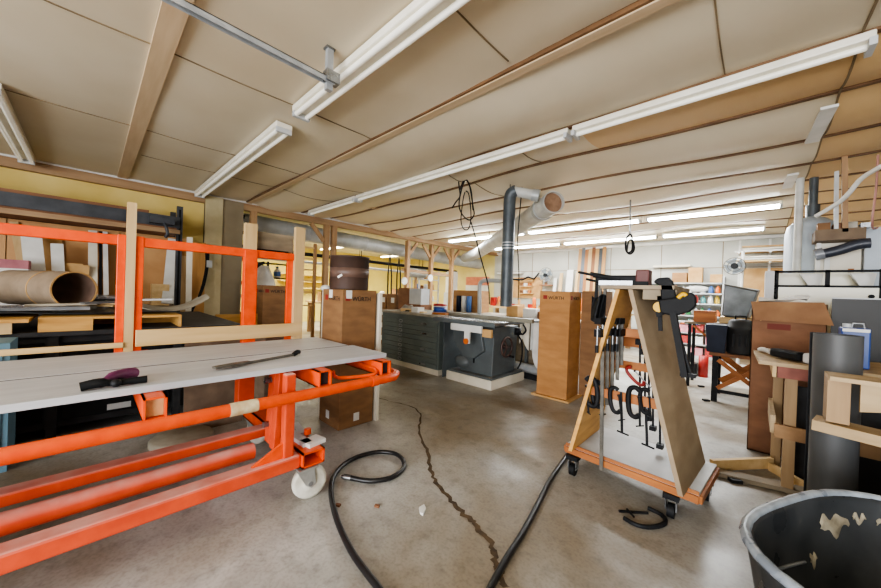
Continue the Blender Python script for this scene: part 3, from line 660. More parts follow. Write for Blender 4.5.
for i, (x, y, rz, sx, sy, m_, lb) in enumerate(((-4.22, -.62, .2, .1, .5, M_steel, 'grey metal strip lying askew at the far left of the bench clutter'), (-4.3, -.15, -.25, .12, .42, M_curl, 'grey felt strip lying under the open end of the cardboard tube'), (-4.25, .12, .35, .09, .36, M_lam, 'dark laminate strip lying right of the tube end'), (-4.32, .38, -.2, .14, .4, M_greyw, 'pale laminate strip lying in front of the curled sheet'))):
    simple('laminate_strip', lb, 'offcut', MB().box((x, y, 1.062+.022*i), (sx, sy, .016), rz, .04), m_)
# rack behind the bench
RX0, RX1 = -6.3, -6.95
t = thing('storage_rack', 'tall dark steel pallet rack against the yellow wall with a board shelf', 'rack', (-6.6, -.4, 0))
for y in (.9, -2.6):
    for x in (RX0-.02, RX1+.02):
        u_ = MB().bx(x-.03, x+.03, y-.035, y+.035, 0, 2.45).build('upright', M_rackblue, t)
        if x == RX0-.02 and y == .9:
            MB().bx(x+.03, x+.034, y-.012, y+.012, .2, 2.4).build('slot_strip', M_black, u_)
for x in (RX0, RX1): MB().bx(x-.03, x+.03, -2.6, .9, 2.12, 2.28).build('beam', M_rackblue, t)
MB().bx(RX1, RX0, -2.6, .9, 2.05, 2.12).build('shelf_board', M_cardr, t)
MB().bx(RX0, RX0+.05, -2.6, .9, 2.03, 2.09).build('shelf_edge', M_timbery, t)
MB().bx(RX1, RX0, -2.6, .9, .9, .95).build('shelf_board', M_plyd, t)
MB().bx(RX0-.03, RX0+.03, -2.6, .9, .82, .95).build('beam', M_rackblue, t)
for (y0, y1, z, x, m_, lb) in ((-2.3, .55, 2.30, -6.4, M_cardr, 'long brown board on top of the rack, nearest the front edge'), (-2.3, .8, 2.30, -6.6, M_woody, 'long pale board on top of the rack behind the brown one')):
    simple('long_board', lb, 'board', MB().bx(x-.09, x+.09, y0, y1, z-.016, z+.024), m_)
for y in (-.6, -.1, .55): simple('shelf_tool', 'short dark bracket lying in the top shelf of the rack', 'bracket', MB().box((-6.42, y, 2.16), (.06, .22, .08), .5), M_iron, 'brackets on the top rack shelf')
t = thing('shelf_clamp', 'dark steel clamp hanging at the right end of the top rack shelf', 'clamp', (-6.3, .72, 2.14)); MB().bx(-6.265, -6.15, .55, .82, 2.14, 2.22).build('body', M_rackblue, t); MB().tube([(-6.2, .7, 2.18), (-6.12, .72, 2.1), (-6.12, .74, 2.0), (-6.15, .72, 1.95)], .02, 6, sub=3).build('hook', M_rackblue, t)
# brown backing boards
for (y0, y1, lb, z1) in ((-2.6, -.75, 'brown hardboard sheet closing the rack back at its left end', 2.04), (-.74, .28, 'brown hardboard sheet closing the rack back in the middle', 2.04), (.29, 1.1, 'brown hardboard sheet closing the rack back beside the upright', 2.04)):
    simple('hardboard_sheet', lb, 'board', MB().bx(-6.885, -6.872, y0, y1, .955, z1), M_brown_ply)
def lean(px0, py0, px1, py1, w, label, m_, X0=-6.4, X1=-6.85, name='leaning_board', th=.025, zb=.985):
    a = onx(px0, py0, X0); b = onx(px1, py1, X1); a.z = zb; b.z = min(b.z, 2.0) 
    return simple(name, label, 'board', MB().bar(a, b, w, th, (1, 0, 0)), m_)
lean(29, 296, 14, 214, .07, 'slanting pale stick leaning at the far left of the rack', M_woodz, X0=-6.62, X1=-6.84)
lean(39, 300, 31, 232, .17, 'white painted board leaning behind the cardboard tube', M_white, X0=-6.36, X1=-6.6)
lean(48, 300, 47, 237, .26, 'broad tan panel leaning behind the cardboard tube', M_cardt, X1=-6.83, X0=-6.74)
lean(60, 300, 57, 244, .11, 'short white board leaning in the rack between tan panel and posts', M_white, X0=-6.3, X1=-6.55)
lean(93, 296, 93, 226, .09, 'pale upright frame side leaning in the rack', M_cream)
lean(100.5, 298, 101, 222, .03, 'black metal strip leaning between the two pale frame sides', M_black)
lean(106.5, 298, 105.5, 219, .05, 'white narrow frame side leaning in the rack left of the fence post', M_white, X0=-6.3)
lean(169, 290, 175, 234, .17, 'wide white board leaning beside the rack upright', M_white, X0=-6.45, X1=-6.8)
lean(189, 290, 190, 228, .07, 'cream strip standing just right of the rack upright', M_cream, X0=-6.17, X1=-6.24, zb=.88)
for (x, y, s, lb, m_) in ((74, 268, .16, 'light brown carton on the rack behind the tube', M_cardt), (86, 270, .06, 'small tan block on the rack right of the carton', M_cardt), (160, 288, .2, 'flat wood block on the rack right of the fence post', M_woodx)):
    p = onx(x, y, -6.6); simple('small_carton', lb, 'box', MB().bx(p.x-.1, p.x+.1, p.y-s/2, p.y+s/2, .955, p.z+.06), m_)
p = onx(10, 280, -6.2)
t = thing('paper_sack', 'white paper package with red printed top at the far left of the rack', 'package', (p.x, p.y, .95)); MB().bx(p.x-.12, p.x+.12, p.y-.14, p.y+.14, .955, 1.4).build('package_body', M_clothw, t); MB().bx(p.x-.12, p.x+.122, p.y-.14, p.y+.14, 1.4, 1.5).build('red_top', mat('faded_red', '#b07076', '#94565e', .7), t)
# plank and cable right of the rack
simple('leaning_plank', 'wide rough plank leaning on the steel column', 'board', MB().bx(-6.86, -6.83, 1.02, 1.34, 0, 2.0), wood('rough_plank', '#cf9c5c', '#ab7a42', 2))
simple('leaning_plank', 'narrow rough plank standing left of the wide one near the column', 'board', MB().bx(-6.825, -6.80, 1.0, 1.1, 0, 1.75), M_woodz)
t = thing('hanging_lead', 'black cable drooping from a switch on the rough plank', 'cable', (-6.88, 1.12, 1.2))
MB().tube([onx(208, 247, -6.77), onx(208, 262, -6.76), onx(204, 285, -6.76), onx(196, 303, -6.76), onx(186, 318, -6.74), onx(176, 323, -6.7)], .018, 7, sub=4).build('lead', M_black, t)
MB().tube([onx(206, 250, -6.77), onx(206, 268, -6.76), onx(201, 290, -6.76), onx(192, 312, -6.74)], .014, 7, sub=4).build('lead', M_black, t)
MB().box(onx(209, 264, -6.77), (.06, .08, .12)).build('switch_box', M_greyw, t)
# junk visible between bench and column under fence plank
for (x0, y0, s, m_, lb) in ((-5.2, 1.45, .6, M_ply, 'plywood offcut standing on the floor between bench and column'), (-5.6, 1.8, .5, M_cardr, 'reddish panel standing on the floor in front of the column'), ):
    simple('offcut_panel', lb, 'board', MB().bx(x0-.015, x0+.015, y0-s/2, y0+s/2, 0, .9), m_)

# ================================================================== SIDE ROOM (seen between the posts)
t = thing('wall_rack_grid', 'black wire rack with bottles in the side room behind the carton', 'rack', (-8.6, 2.9, 0))
for y in (2.5, 2.95, 3.4): MB().bx(-8.62, -8.58, y-.02, y+.02, 0, 1.9).build('upright', M_black, t)
for z in (1.15, 1.5, 1.85): MB().bx(-8.75, -8.45, 2.48, 3.42, z-.012, z+.012).build('shelf', M_black, t)
def jug(x, y, z, label, cap=M_bottle['blue'], group=None):
    t = thing('jug', label, 'jug', (x, y, z), group)
    MB().lathe([(.001, 0), (.075, 0), (.08, .02), (.08, .16), (.06, .2), (.03, .22), (.03, .24)], (x, y, z), 14).build('jug_body', M_clothw, t)
    MB().lathe([(.081, .04), (.083, .04), (.083, .15), (.081, .15)], (x, y, z), 14).build('blue_label', cap, t)
    MB().cyl((x, y, z+.24), (x, y, z+.28), .034, n=12).build('cap', cap, t)
jug(-8.55, 2.7, 1.512, 'white jug with blue label on the black wire rack, one nearer the post'); jug(-8.55, 3.15, 1.512, 'white jug with blue label on the black wire rack, one farther from the post')
t = thing('white_coat', 'white work coat hanging beside the timber post behind the fence', 'coat', (-7.35, 2.4, 1.2))
def coat(u, v):
    z = 1.72-.75*u; wd = .1+.16*min(1, u*2.2); a = 2*PI*v
    return (-7.4+.07*math.cos(a)*(1+.25*math.sin(5*a)), 2.44+wd*math.sin(a)+.02*math.sin(7*a+3*u), z)
MB().sheet(coat, 8, 24, .004).build('coat_cloth', M_clothw, t)
MB().tube([(-7.38, 2.44, 1.72), (-7.35, 2.36, 1.76), (-7.2, 2.2, 1.78)], .01, 6).build('hanger_hook', M_iron, t)
simple('bent_pipe', 'black bent pipe running down beside the steel column', 'pipe', MB().tube([(-6.9, 1.98, 0), (-6.9, 1.98, 1.3), (-6.88, 2.03, 1.5), (-6.9, 2.2, 1.7), (-6.9, 2.3, 1.75)], .03, 8, sub=3), M_iron)
t = thing('ladder_rack', 'pale wooden ladder-like rack between the column and paired posts', 'rack', (-7.3, 3.2, 0))
for y in (2.95, 3.5): MB().bx(-7.33, -7.27, y-.03, y+.03, 0, 2.3).build('rail', M_timber, t)
for z in (.9, 1.2, 1.45, 1.7, 1.95, 2.2): MB().bx(-7.32, -7.28, 2.95, 3.5, z-.015, z+.015).build('rung', M_woody, t)
# side room bench and shelves
t = thing('side_bench', 'long wooden workbench in the yellow side room', 'workbench', (-9.2, 6.3, 0))
MB().bx(-9.7, -8.7, 4.4, 8.6, .86, .92).build('bench_top', M_woody, t)
for x in (-9.6, -8.8):
    for y in (4.5, 6.5, 8.5): MB().bx(x-.05, x+.05, y-.05, y+.05, 0, .86).build('leg', M_timber, t)
for i, z in enumerate((1.25, 1.5, 1.75)):
    simple('wall_shelf', ('lower', 'middle', 'upper')[i]+' yellow plank shelf on the side room wall', 'shelf', MB().bx(-12.48, -12.1, 4.6, 6.4, z, z+.04), M_yelwall)
rr = random.Random(11)
for i in range(12):
    y = 4.6+i*.32; hgt = rr.uniform(.12, .45); x = -9.0+rr.uniform(-.25, .15)
    mm = [M_cardt, M_white, M_card, M_bottle['blue'], M_greyw, M_cardr][i % 6]
    nm = ['tan box', 'white canister', 'brown box', 'blue canister', 'grey box', 'reddish box'][i % 6]
    b = MB().bx(x-.1, x+.1, y-.11, y+.11, .92, .92+hgt) if i % 2 == 0 else MB().lathe([(.001, 0), (.09, 0), (.09, hgt*.85), (.05, hgt), (.001, hgt)], (x, y, .92), 14)
    simple('bench_item', '%s on the side room workbench, %s half' % (nm, 'nearer' if i < 6 else 'farther'), 'container', b, mm)
t = thing('overhead_pipe', 'long thin dark pipe running under the round duct in the side room', 'pipe', (-8.5, 6, 2.05))
MB().cyl((-8.5, 2.2, 2.18), (-8.5, 9.8, 2.12), .05, n=10).build('pipe_run', M_iron, t)
for y in (3.0, 5.5, 8.0): MB().cyl((-8.5, y, 2.16), (-8.5, y, 2.8), .012, n=6).build('hanger_rod', M_iron, t)
t = thing('overhead_pipe', 'long thin pale pipe running lowest in the side room, under the dark one', 'pipe', (-8.9, 6, 1.9))
MB().cyl((-8.9, 2.2, 2.0), (-8.9, 9.8, 1.95), .035, n=10).build('pipe_run', M_greyw, t)
for y in (3.2, 5.7, 8.2): MB().cyl((-8.9, y, 1.98), (-8.9, y, 2.8), .01, n=6).build('hanger_rod', M_iron, t)
t = thing('parts_shelving', 'grey open steel shelving with tins beyond the Y-braced post', 'shelving', (-8.0, 7.7, 0))
for y in (7.25, 8.15):
    for x in (-8.2, -7.85): MB().bx(x-.02, x+.02, y-.02, y+.02, 0, 2.0).build('upright', M_greyw, t)
for z in (.6, 1.0, 1.35, 1.7): MB().bx(-8.22, -7.83, 7.23, 8.17, z-.015, z+.01).build('shelf_board', M_greyw, t)
for i in range(14):
    z = (1.0, 1.35, 1.7)[i % 3]+.011; y = 7.34+.165*(i//3); nm_, m_ = (('white', M_white), ('tan', M_cardt), ('blue', M_bottle['blue']), ('brown', M_cardr), ('grey', M_greyw))[(i*2) % 5]
    simple('parts_tin', '%s tins on the %s board of the steel shelving beyond the posts' % (nm_, ('low', 'middle', 'top')[i % 3]), 'tin', MB().lathe([(.001, 0), (.06, 0), (.06, .14+.05*(i % 2)), (.001, .15+.05*(i % 2))], (-7.98, y, z), 12), m_, 'tins on the steel shelving')
# frame of poles, hanging belts, dial instruments between posts
for i, (px, y0) in enumerate(((389, 252), (398, 258))):
    simple('hanging_belt', ('dark belt loop hanging left of the single-braced post', 'thin dark belt hanging closest to the single-braced post')[i], 'belt', MB().tube([onx(px-1.5, 300, -7.9), onx(px-1, 275, -7.9), onx(px+1, y0, -7.9), onx(px+2.5, 275, -7.9), onx(px+2, 300, -7.9)], .022, 6), M_iron)
for (px, py, lb) in ((404, 281, 'round white dial on the single-braced post'), (430, 278, 'round white dial on the Y-braced post')):
    p = onx(px, py, -6.98); simple('wall_dial', lb, 'dial', MB().cyl(p, p+Vector((.03, 0, 0)), .1, n=20), M_white)
simple('cross_rail', 'horizontal timber rail fixed across the far posts', 'rail', MB().bar((-7.22, 6.0, 1.9), (-7.22, 8.0, 1.85), .05, .08), M_timbery)
p = onx(416, 273, -7.6)
t = thing('grey_motor', 'grey motor mounted high between the two far posts', 'motor', (p.x, p.y, 1.3)); MB().cyl(p+Vector((0, -.35, 0)), p+Vector((0, .35, 0)), .14, n=16).build('motor_body', M_duct, t); MB().bx(p.x-.03, p.x+.03, p.y-.03, p.y+.03, .0, p.z-.1).build('stand', M_timber, t); MB().cyl(p+Vector((0, .35, 0)), p+Vector((0, .42, 0)), .06, n=12).build('shaft_end', M_iron, t)
p = onx(452, 272, -8.4)
t = thing('white_machine', 'tall white machine column beyond the farthest post', 'machine', (p.x, p.y, 0)); MB().bx(p.x-.15, p.x+.15, p.y-.25, p.y+.25, 0, 1.3).build('machine_body', M_greyw, t); MB().bx(p.x-.12, p.x+.12, p.y-.2, p.y+.2, 1.3, 2.1).build('head', M_white, t)
t = thing('hanging_notice_board', 'salmon pink notice board on the back wall behind the far posts', 'board', (-8.2, 10.4, 1.3))
a = ony(466, 274, 10.4); b = ony(488, 296, 10.4); MB().bx(a.x, b.x, 10.41, 10.445, 1.62, 1.95).build('pink_panel', mat('salmon', '#d98a6c', '#c97a5c', .7), t); MB().bx(a.x, b.x, 10.41, 10.445, 1.25, 1.62).build('white_panel', M_white, t)

# ================================================================== FLAT FILE CABINET
FX0, FX1, FY0, FY1 = -4.98, -3.52, 3.70, 4.55
t = thing('flat_file_cabinet', 'dark grey-green flat file cabinet with two stacks of shallow drawers on a pale plinth', 'cabinet', (-4.25, 4.1, 0))
MB().bx(FX0+.02, FX1-.02, FY0+.03, FY1, 0, .09).build('plinth', M_cream, t)
MB().bx(FX0, FX1, FY0+.012, FY1, .09, .90).build('cabinet_body', M_greyg, t, bevel=.006)
zs = [.10, .225, .30, .375, .45]; zz = .105
for i in range(9):
    hh = .078 if i != 4 else .10
    d_ = MB().bx(FX0+.03, FX1-.03, FY0-.004, FY0+.014, zz, zz+hh-.008).build('drawer', M_greyg, t, bevel=.003)
    if i in (0, 3, 6, 8): MB().bx(-3.92, -3.78, FY0-.010, FY0-.004, zz+.02, zz+.045).build('label_holder', M_steel, d_)
    MB().tube([(-4.42+.045*math.cos(a_*PI/6), FY0-.012, zz+.035+.022*math.sin(a_*PI/6)) for a_ in range(12)], .005, 6, closed=True).build('drawer_pull', M_galv, d_)
    zz += hh
simple('worktop', 'grey worktop covering the flat file cabinet', 'worktop', MB().bx(FX0-.03, FX1-.005, FY0-.03, FY1+.1, .902, .94), M_curl, bevel=.004)
simple('side_panel_board', 'dark grey panel leaning under the table between cabinet and saw', 'panel', MB().bar((-3.46, 4.1, 0), (-3.46, 4.1, .86), .7, .02, (1, 0, 0)), M_saw)
# things on worktop
def ont(x, y, z=.942): return onz(x, y, z)
t = thing('red_tub', 'round plastic tub with red lid and white and blue label on the cabinet worktop', 'tub', (-3.75, 3.95, .942))
c = (-3.75, 3.95, .942)
MB().lathe([(.001, 0), (.10, 0), (.105, .02), (.11, .14), (.001, .14)], c, 24).build('tub_body', M_white, t)
MB().lathe([(.107, .035), (.112, .035), (.114, .12), (.11, .12)], c, 24).build('blue_label', M_blue, t)
MB().lathe([(.107, .0), (.112, .0), (.113, .03), (.107, .03)], c, 24).build('red_band', M_red, t)
MB().lathe([(.116, .135), (.118, .16), (.10, .17), (.001, .175)], c, 24).build('lid', M_red, t)
simple('rag_bundle', 'crumpled grey-white rags piled at the near end of the cabinet worktop', 'rags', MB().sheet(lambda u, v: (-4.75+.42*u, 3.8+.3*v, .945+.09*math.sin(PI*u)*math.sin(PI*v)*(1+.5*math.sin(13*u)*math.cos(9*v))), 16, 12, .004), M_rag)
simple('white_carton', 'small white carton on the cabinet worktop beside the rags', 'box', MB().bx(-4.28, -4.12, 3.8, 3.95, .942, 1.03), M_white)
simple('grey_box', 'grey steel box standing on a brown crate behind the cabinet worktop', 'box', MB().bx(-5.55, -5.17, 4.85, 5.1, 1.02, 1.36), M_greyw)
t = thing('brown_crate', 'brown wooden crate standing behind the cabinet, left of the grey box', 'crate', (-5.75, 5.0, 0)); MB().bx(-5.93, -5.57, 4.85, 5.15, 0, 1.37).build('crate_body', M_cardr, t, bevel=.004)
simple('crate_base', 'low brown crate carrying the grey steel box behind the cabinet', 'crate', MB().bx(-5.56, -5.14, 4.82, 5.15, 0, 1.02), M_cardr)
rr = random.Random(5)
for r_ in range(4):
    for c_ in range(2):
        x = -6.55+c_*.36; z = r_*.305
        t = thing('stacked_carton', 'small brown carton with white label, %s of the %s stack left of the cabinet' % (('lowest', 'second', 'third', 'topmost')[r_], ('near', 'far')[c_]), 'box', (x, 5.0, z), 'small labelled cartons left of the cabinet')
        MB().bx(x-.16, x+.16, 4.85, 5.2, z, z+.3).build('carton_body', M_card2, t, bevel=.004)
        MB().bx(x+.0, x+.12, 4.846, 4.85, z+.1, z+.22).build('label_sticker', M_white, t)
t = thing('orange_carton', 'long orange-brown carton with blue and white tins in front, behind the saw', 'box', (-4.5, 5.7, .9)); MB().bx(-4.87, -4.15, 5.55, 5.9, .9, 1.36).build('carton_body', M_card, t)
simple('rear_table', 'low dark bench behind the cabinet and saw', 'table', MB().bx(-5.0, -2.0, 5.2, 6.0, .84, .9).bx(-4.9, -4.8, 5.3, 5.9, 0, .84).bx(-2.2, -2.1, 5.3, 5.9, 0, .84), M_plyd)
for i, (x, m_, nm) in enumerate(((-4.62, M_navy, 'navy'), (-4.48, M_white, 'white'), (-4.34, M_bottle['blue'], 'pale blue'))):
    simple('paint_tin', nm+' tin standing in front of the orange-brown carton', 'tin', MB().lathe([(.001, 0), (.055, 0), (.055, .33), (.05, .34), (.001, .34)], (x, 5.45, .9), 14), m_)
for i, (x, z, m_, nm) in enumerate(((-3.25, .2, M_cardt, 'tan box'), (-2.9, .16, M_white, 'white box'), (-2.62, .12, M_cardr, 'flat brown box'), (-2.4, .22, M_orwood, 'orange wooden box'))):
    simple('bench_box', nm+' on the dark bench behind the saw', 'box', MB().bx(x-.12, x+.12, 5.35, 5.6, .9, .9+z), m_)

# ================================================================== TABLE SAW
t = thing('table_saw', 'dark grey cabinet table saw with cast-iron top on a pale wooden base', 'table saw', (-2.95, 4.15, 0))
MB().bx(-3.36, -2.54, 3.73, 4.6, 0, .125).build('wooden_base', M_cream, t, bevel=.003)
MB().bx(-3.34, -2.56, 3.75, 4.58, .125, .15).build('base_mat', M_saw, t)
cb = MB().hexa([(-3.2, 3.85, .15), (-2.62, 3.85, .15), (-2.62, 4.45, .15), (-3.2, 4.45, .15), (-3.14, 3.82, .84), (-2.58, 3.82, .84), (-2.58, 4.45, .84), (-3.14, 4.45, .84)])
cb.build('saw_cabinet', M_saw, t, bevel=.012)
MB().prism([(-3.30, 3.78, .85), (-2.80, 3.78, .85), (-2.72, 3.78, .50), (-2.9, 3.78, .37), (-3.05, 3.78, .38), (-3.17, 3.78, .45), (-3.25, 3.78, .55), (-3.30, 3.78, .68)], (0, .3, 0)).build('motor_cover', M_saw, t, bevel=.01)
MB().ell((-3.16, 3.92, .27), (.17, .14, .11), 14, 8).build('dust_chute', M_saw, t)
top = MB().bx(-3.5, -2.42, 3.56, 4.36, .885, .93).build('table_top', M_castt, t, bevel=.01)
MB().bx(-3.0, -2.985, 3.56, 4.36, .93, .932).bx(-2.75, -2.735, 3.56, 4.36, .93, .932).build('miter_slot', M_iron, top)
MB().bx(-3.495, -2.4, 3.545, 3.56, .87, .925).build('front_skirt', M_saw, t)
MB().bx(-3.12, -2.58, 3.52, 3.545, .78, .87).bx(-2.87, -2.78, 3.52, 3.545, .62, .78).build('guide_bracket', M_white, t)
MB().bx(-2.56, -2.42, 3.51, 3.545, .74, .84).build('wood_block', M_cardt, t)
MB().cyl((-2.825, 3.50, .65), (-2.825, 3.52, .65), .04, n=14).build('orange_knob', M_bottle['orange'], t)
MB().bx(-2.93, -2.91, 3.815, 3.825, .3, .48).build('door_latch', M_black, t)
# handwheel on the right face
hw = MB(); hc = Vector((-2.52, 4.05, .56)); n = 28
hw.tube([hc+Vector((0, .135*math.cos(2*PI*i/n), .135*math.sin(2*PI*i/n))) for i in range(n)], .016, 8, closed=True)
for i in range(3):
    a = i*2*PI/3; hw.cyl(hc, hc+Vector((0, .13*math.cos(a), .13*math.sin(a))), .014, n=8)
hw.cyl(hc-Vector((.07, 0, 0)), hc+Vector((.015, 0, 0)), .03, n=12).build('handwheel', mat('brown_wheel', '#5a4640', '#43332f', .4, .3, 8), t)
MB().cyl(hc+Vector((0, .05, -.13)), hc+Vector((.09, .05, -.13)), .016, n=10).build('crank_handle', M_black, t)
MB().lathe([(.001, 0), (.05, 0), (.05, .1), (.001, .1)], (-2.5, 4.3, .72), 12).build('switch_box', M_iron, t)
MB().tube([(-2.5, 4.3, .72), (-2.46, 4.36, .6), (-2.48, 4.4, .35), (-2.55, 4.42, .2)], .012, 6, sub=4).build('power_cable', M_black, t)
MB().tube([(-2.42, 4.3, .88), (-2.36, 4.28, .8), (-2.4, 4.25, .74), (-2.45, 4.25, .8)], .014, 6, sub=4).build('fence_lever', M_black, t)
MB().bx(-3.7, -2.12, 4.0, 4.06, .932, .985).build('rip_rail', mat('grey_rail', '#a09c8c', '#8a8676', .4, .3, 5), t)
simple('extension_table', 'dark grey extension table between the cabinet and the saw', 'table', MB().bx(-3.495, -3.505, 3.6, 4.3, .86, .90), M_saw)
t = thing('overarm_pipe', 'grey bent pipe arching over the saw beside the drop pipe', 'pipe', (-2.9, 4.62, 0))
MB().tube([ony(479.5, 306, 4.65), ony(479.5, 292, 4.65), ony(480, 284, 4.65), ony(483, 281, 4.65), ony(489, 280.5, 4.65), ony(505, 281, 4.65)], .035, 10, sub=4).tube([ony(479.5, 306, 4.65), Vector((ony(479.5, 306, 4.65).x, 4.65, 0))], .035, 10).build('pipe', M_duct, t)
for (px, py, w_, d_, h_, m_, lb, nm) in ((450, 309, .3, .12, .06, M_woodx, 'pale wood block lying on the extension table', 'wood_block'), (463, 309, .22, .12, .035, M_iron, 'black hand tool lying on the saw top', 'hand_tool'), (497, 311, .25, .1, .04, M_orwood, 'orange-brown wood offcut on the saw top', 'wood_offcut'), (520, 308, .3, .1, .03, M_woodx, 'pale wood strip on the saw top near the drop pipe', 'wood_strip')):
    p = onz(px, py+2, .932); p.x = min(p.x, -2.62); p.y = min(p.y, 3.88)
    simple(nm, lb, 'offcut' if 'wood' in nm else 'tool', MB().box((p.x, p.y, .933+h_/2), (w_, d_, h_), .2), m_)
# white cloths on the right of the saw, silver pipe
for i, (x0, x1, z0, lb) in enumerate(((-2.62, -2.46, .55, 'cream rag hanging beside the saw handwheel'), (-2.44, -2.28, .36, 'long white rag hanging by the tall carton beside the saw'))):
    simple('hanging_rag', lb, 'rag', MB().sheet(lambda u, v: (x0+(x1-x0)*u, 4.56+.02*math.sin(u*9+i), .9-(.9-z0)*v*(1-.25*math.sin(u*5+i))), 8, 8, .004), M_clothw if i else M_cream)
t = thing('rag_rail', 'dark shelf board on legs holding rags between saw and tall carton', 'shelf', (-2.3, 4.8, 0)); MB().bx(-2.75, -1.95, 4.6, 5.0, .88, .92).build('board', M_saw, t); MB().bx(-2.72, -2.68, 4.92, 4.97, 0, .88).bx(-2.02, -1.98, 4.92, 4.97, 0, .88).build('leg', M_saw, t)
simple('tan_hardboard', 'tan panel standing on the floor behind the hanging rags', 'panel', MB().bx(-3.0, -1.9, 5.02, 5.04, 0, .86), M_plyd)
t = thing('silver_pipe', 'silver metal pipe lying low beside the saw base', 'pipe', (-2.5, 4.72, 0)); MB().cyl((-2.85, 4.78, .16), (-2.25, 4.68, .16), .07, n=18).build('pipe_body', M_galv, t); MB().bx(-2.7, -2.35, 4.69, 4.78, 0, .09).build('cradle', M_iron, t)

# ================================================================== A-FRAME CLAMP RACK
t = thing('clamp_rack', 'A-frame plywood clamp rack on casters with orange wood rails', 'rack', (-.6, 2.63, 0)); rack = t
def quadslab(p, th): return MB().prism(p, th)
pl = MB().hexa([(-.935, 2.36, .208), (-.91, 2.36, .208), (-.91, 2.93, .208), (-.935, 2.93, .208), (-.665, 2.36, 1.36), (-.64, 2.36, 1.36), (-.66, 2.90, 1.36), (-.685, 2.90, 1.36)])
pl.build('side_panel', M_ply, t)
MB().hexa([(-.285, 2.29, .208), (-.26, 2.29, .208), (-.215, 2.90, .208), (-.24, 2.90, .208), (-.585, 2.33, 1.36), (-.56, 2.33, 1.36), (-.49, 2.90, 1.36), (-.515, 2.90, 1.36)]).build('side_panel', mat('dusty_shaded_plywood', '#a39075', '#8f7c62', .7, 0, 3, (1, 1, 2.5)), t)  # dusty right panel, colour darkened because it faces away from the light
# base platform (slightly skewed quad)
Pb = [onz(566, 449, .165), onz(699, 501, .165), onz(716.5, 471, .165), Vector((-.94, 3.02, .165))]
MB().prism([p+Vector((0, 0, .02)) for p in Pb], (0, 0, .022)).build('base_board', M_greyw, t)
for a, b in ((0, 1), (1, 2), (2, 3), (3, 0)):
    MB().bar(Pb[a]+Vector((0, 0, .005)), Pb[b]+Vector((0, 0, .005)), .03, .042).build('base_rail', M_orwood, t)
MB().bar(Pb[0]+Vector((0, .0, .04)), Pb[1]+Vector((0, 0, .04)), .012, .02).build('edge_lip', M_orwood, t)
for (x, y) in ((-.93, 2.45), (-.33, 2.42), (-.2, 2.8), (-.88, 2.86)):
    c_ = MB().box((x, y, .135), (.08, .08, .03)).build('caster', M_iron, t)
    MB().cyl((x-.018, y, .043), (x+.018, y, .043), .042, n=18).build('wheel', M_black, c_)
    MB().bx(x-.03, x-.024, y-.025, y+.025, .05, .13).bx(x+.024, x+.03, y-.025, y+.025, .05, .13).build('fork', M_steel, c_)
def rx(z, y, x0, x1, h_=.06, w_=.022, nm='cross_rail', m_=M_orwood): return MB().bx(x0, x1, y-w_/2, y+w_/2, z-h_/2, z+h_/2).build(nm, m_, rack, bevel=.002)
rx(1.06, 2.62, -.74, -.475); rx(.80, 2.80, -.80, -.40); rx(.655, 2.42, -.82, -.385)
rx(.98, 2.85, -.755, -.45, .09)
MB().bx(-.74, -.34, 2.30, 2.92, 1.362, 1.385).build('top_board', mat('worn_top', '#a08f76', '#7d6e5a', .7, 0, 6), t)
MB().bx(-.50, -.33, 2.32, 2.90, 1.30, 1.36).build('top_ledge', mat('worn_ledge', '#93856e', '#776a57', .7, 0, 6), t)
# clamps on the rack
def f_clamp(px, py0, py1, Y, label, arm=.075, name='bar_clamp', rz=0, w_=.012):
    a, b = ony(px, py0, Y), ony(px+ (py1-py0)*-.012, py1, Y)
    c = thing(name, label, 'clamp', a, 'bar clamps on the clamp rack')
    MB().bar(a, b, w_, .022, (1, 0, 0)).build('bar', M_bar, c)
    MB().bar(a+Vector((0, 0, -.02)), a+Vector((-.01, -arm, -.02)), .042, .04).build('fixed_jaw', M_black, c)
    q_ = a+(b-a).normalized()*.1
    MB().bar(q_+Vector((0, .015, 0)), q_+Vector((-.01, -arm, 0)), .046, .05).build('sliding_jaw', M_black, c)
    MB().cyl(q_+Vector((-.01, -arm, .05)), q_+Vector((-.01, -arm, -.11)), .007, n=8).build('screw', M_steel, c)
    MB().cyl(q_+Vector((-.01, -arm, -.08)), q_+Vector((-.01, -arm, -.13)), .012, n=8).build('handle', M_iron, c)
    return c
f_clamp(603, 318, 470, 2.40, 'longest bar clamp hanging at the front of the rack, reaching below its base')
f_clamp(608, 317, 405, 2.46, 'bar clamp hanging second along the upper rack rail')
f_clamp(613, 317, 395, 2.51, 'bar clamp hanging third along the upper rack rail')
f_clamp(618, 318, 380, 2.56, 'shorter bar clamp hanging fourth along the upper rack rail')
f_clamp(622, 318, 365, 2.60, 'shortest bar clamp hanging at the end of the upper rack rail')
def thin_bar(px, py0, py1, Y, label):
    a, b = ony(px, py0, Y), ony(px, py1, Y)
    c = thing('pipe_clamp', label, 'clamp', a, 'thin bars at the back of the clamp rack')
    MB().bar(a, b, .012, .012, (1, 0, 0)).build('bar', M_iron, c); MB().box(a, (.05, .06, .04)).build('jaw', M_black, c); MB().box(b, (.04, .05, .03)).build('end_stop', M_iron, c)
for i, (px, p0, p1) in enumerate(((640, 342, 398), (645, 352, 410), (649, 360, 418), (653, 370, 428), (660, 378, 446))):
    thin_bar(px, p0, p1, 2.82, 'thin steel bar clamp at the back of the rack, %s from the middle' % ('first', 'second', 'third', 'fourth', 'fifth')[i])
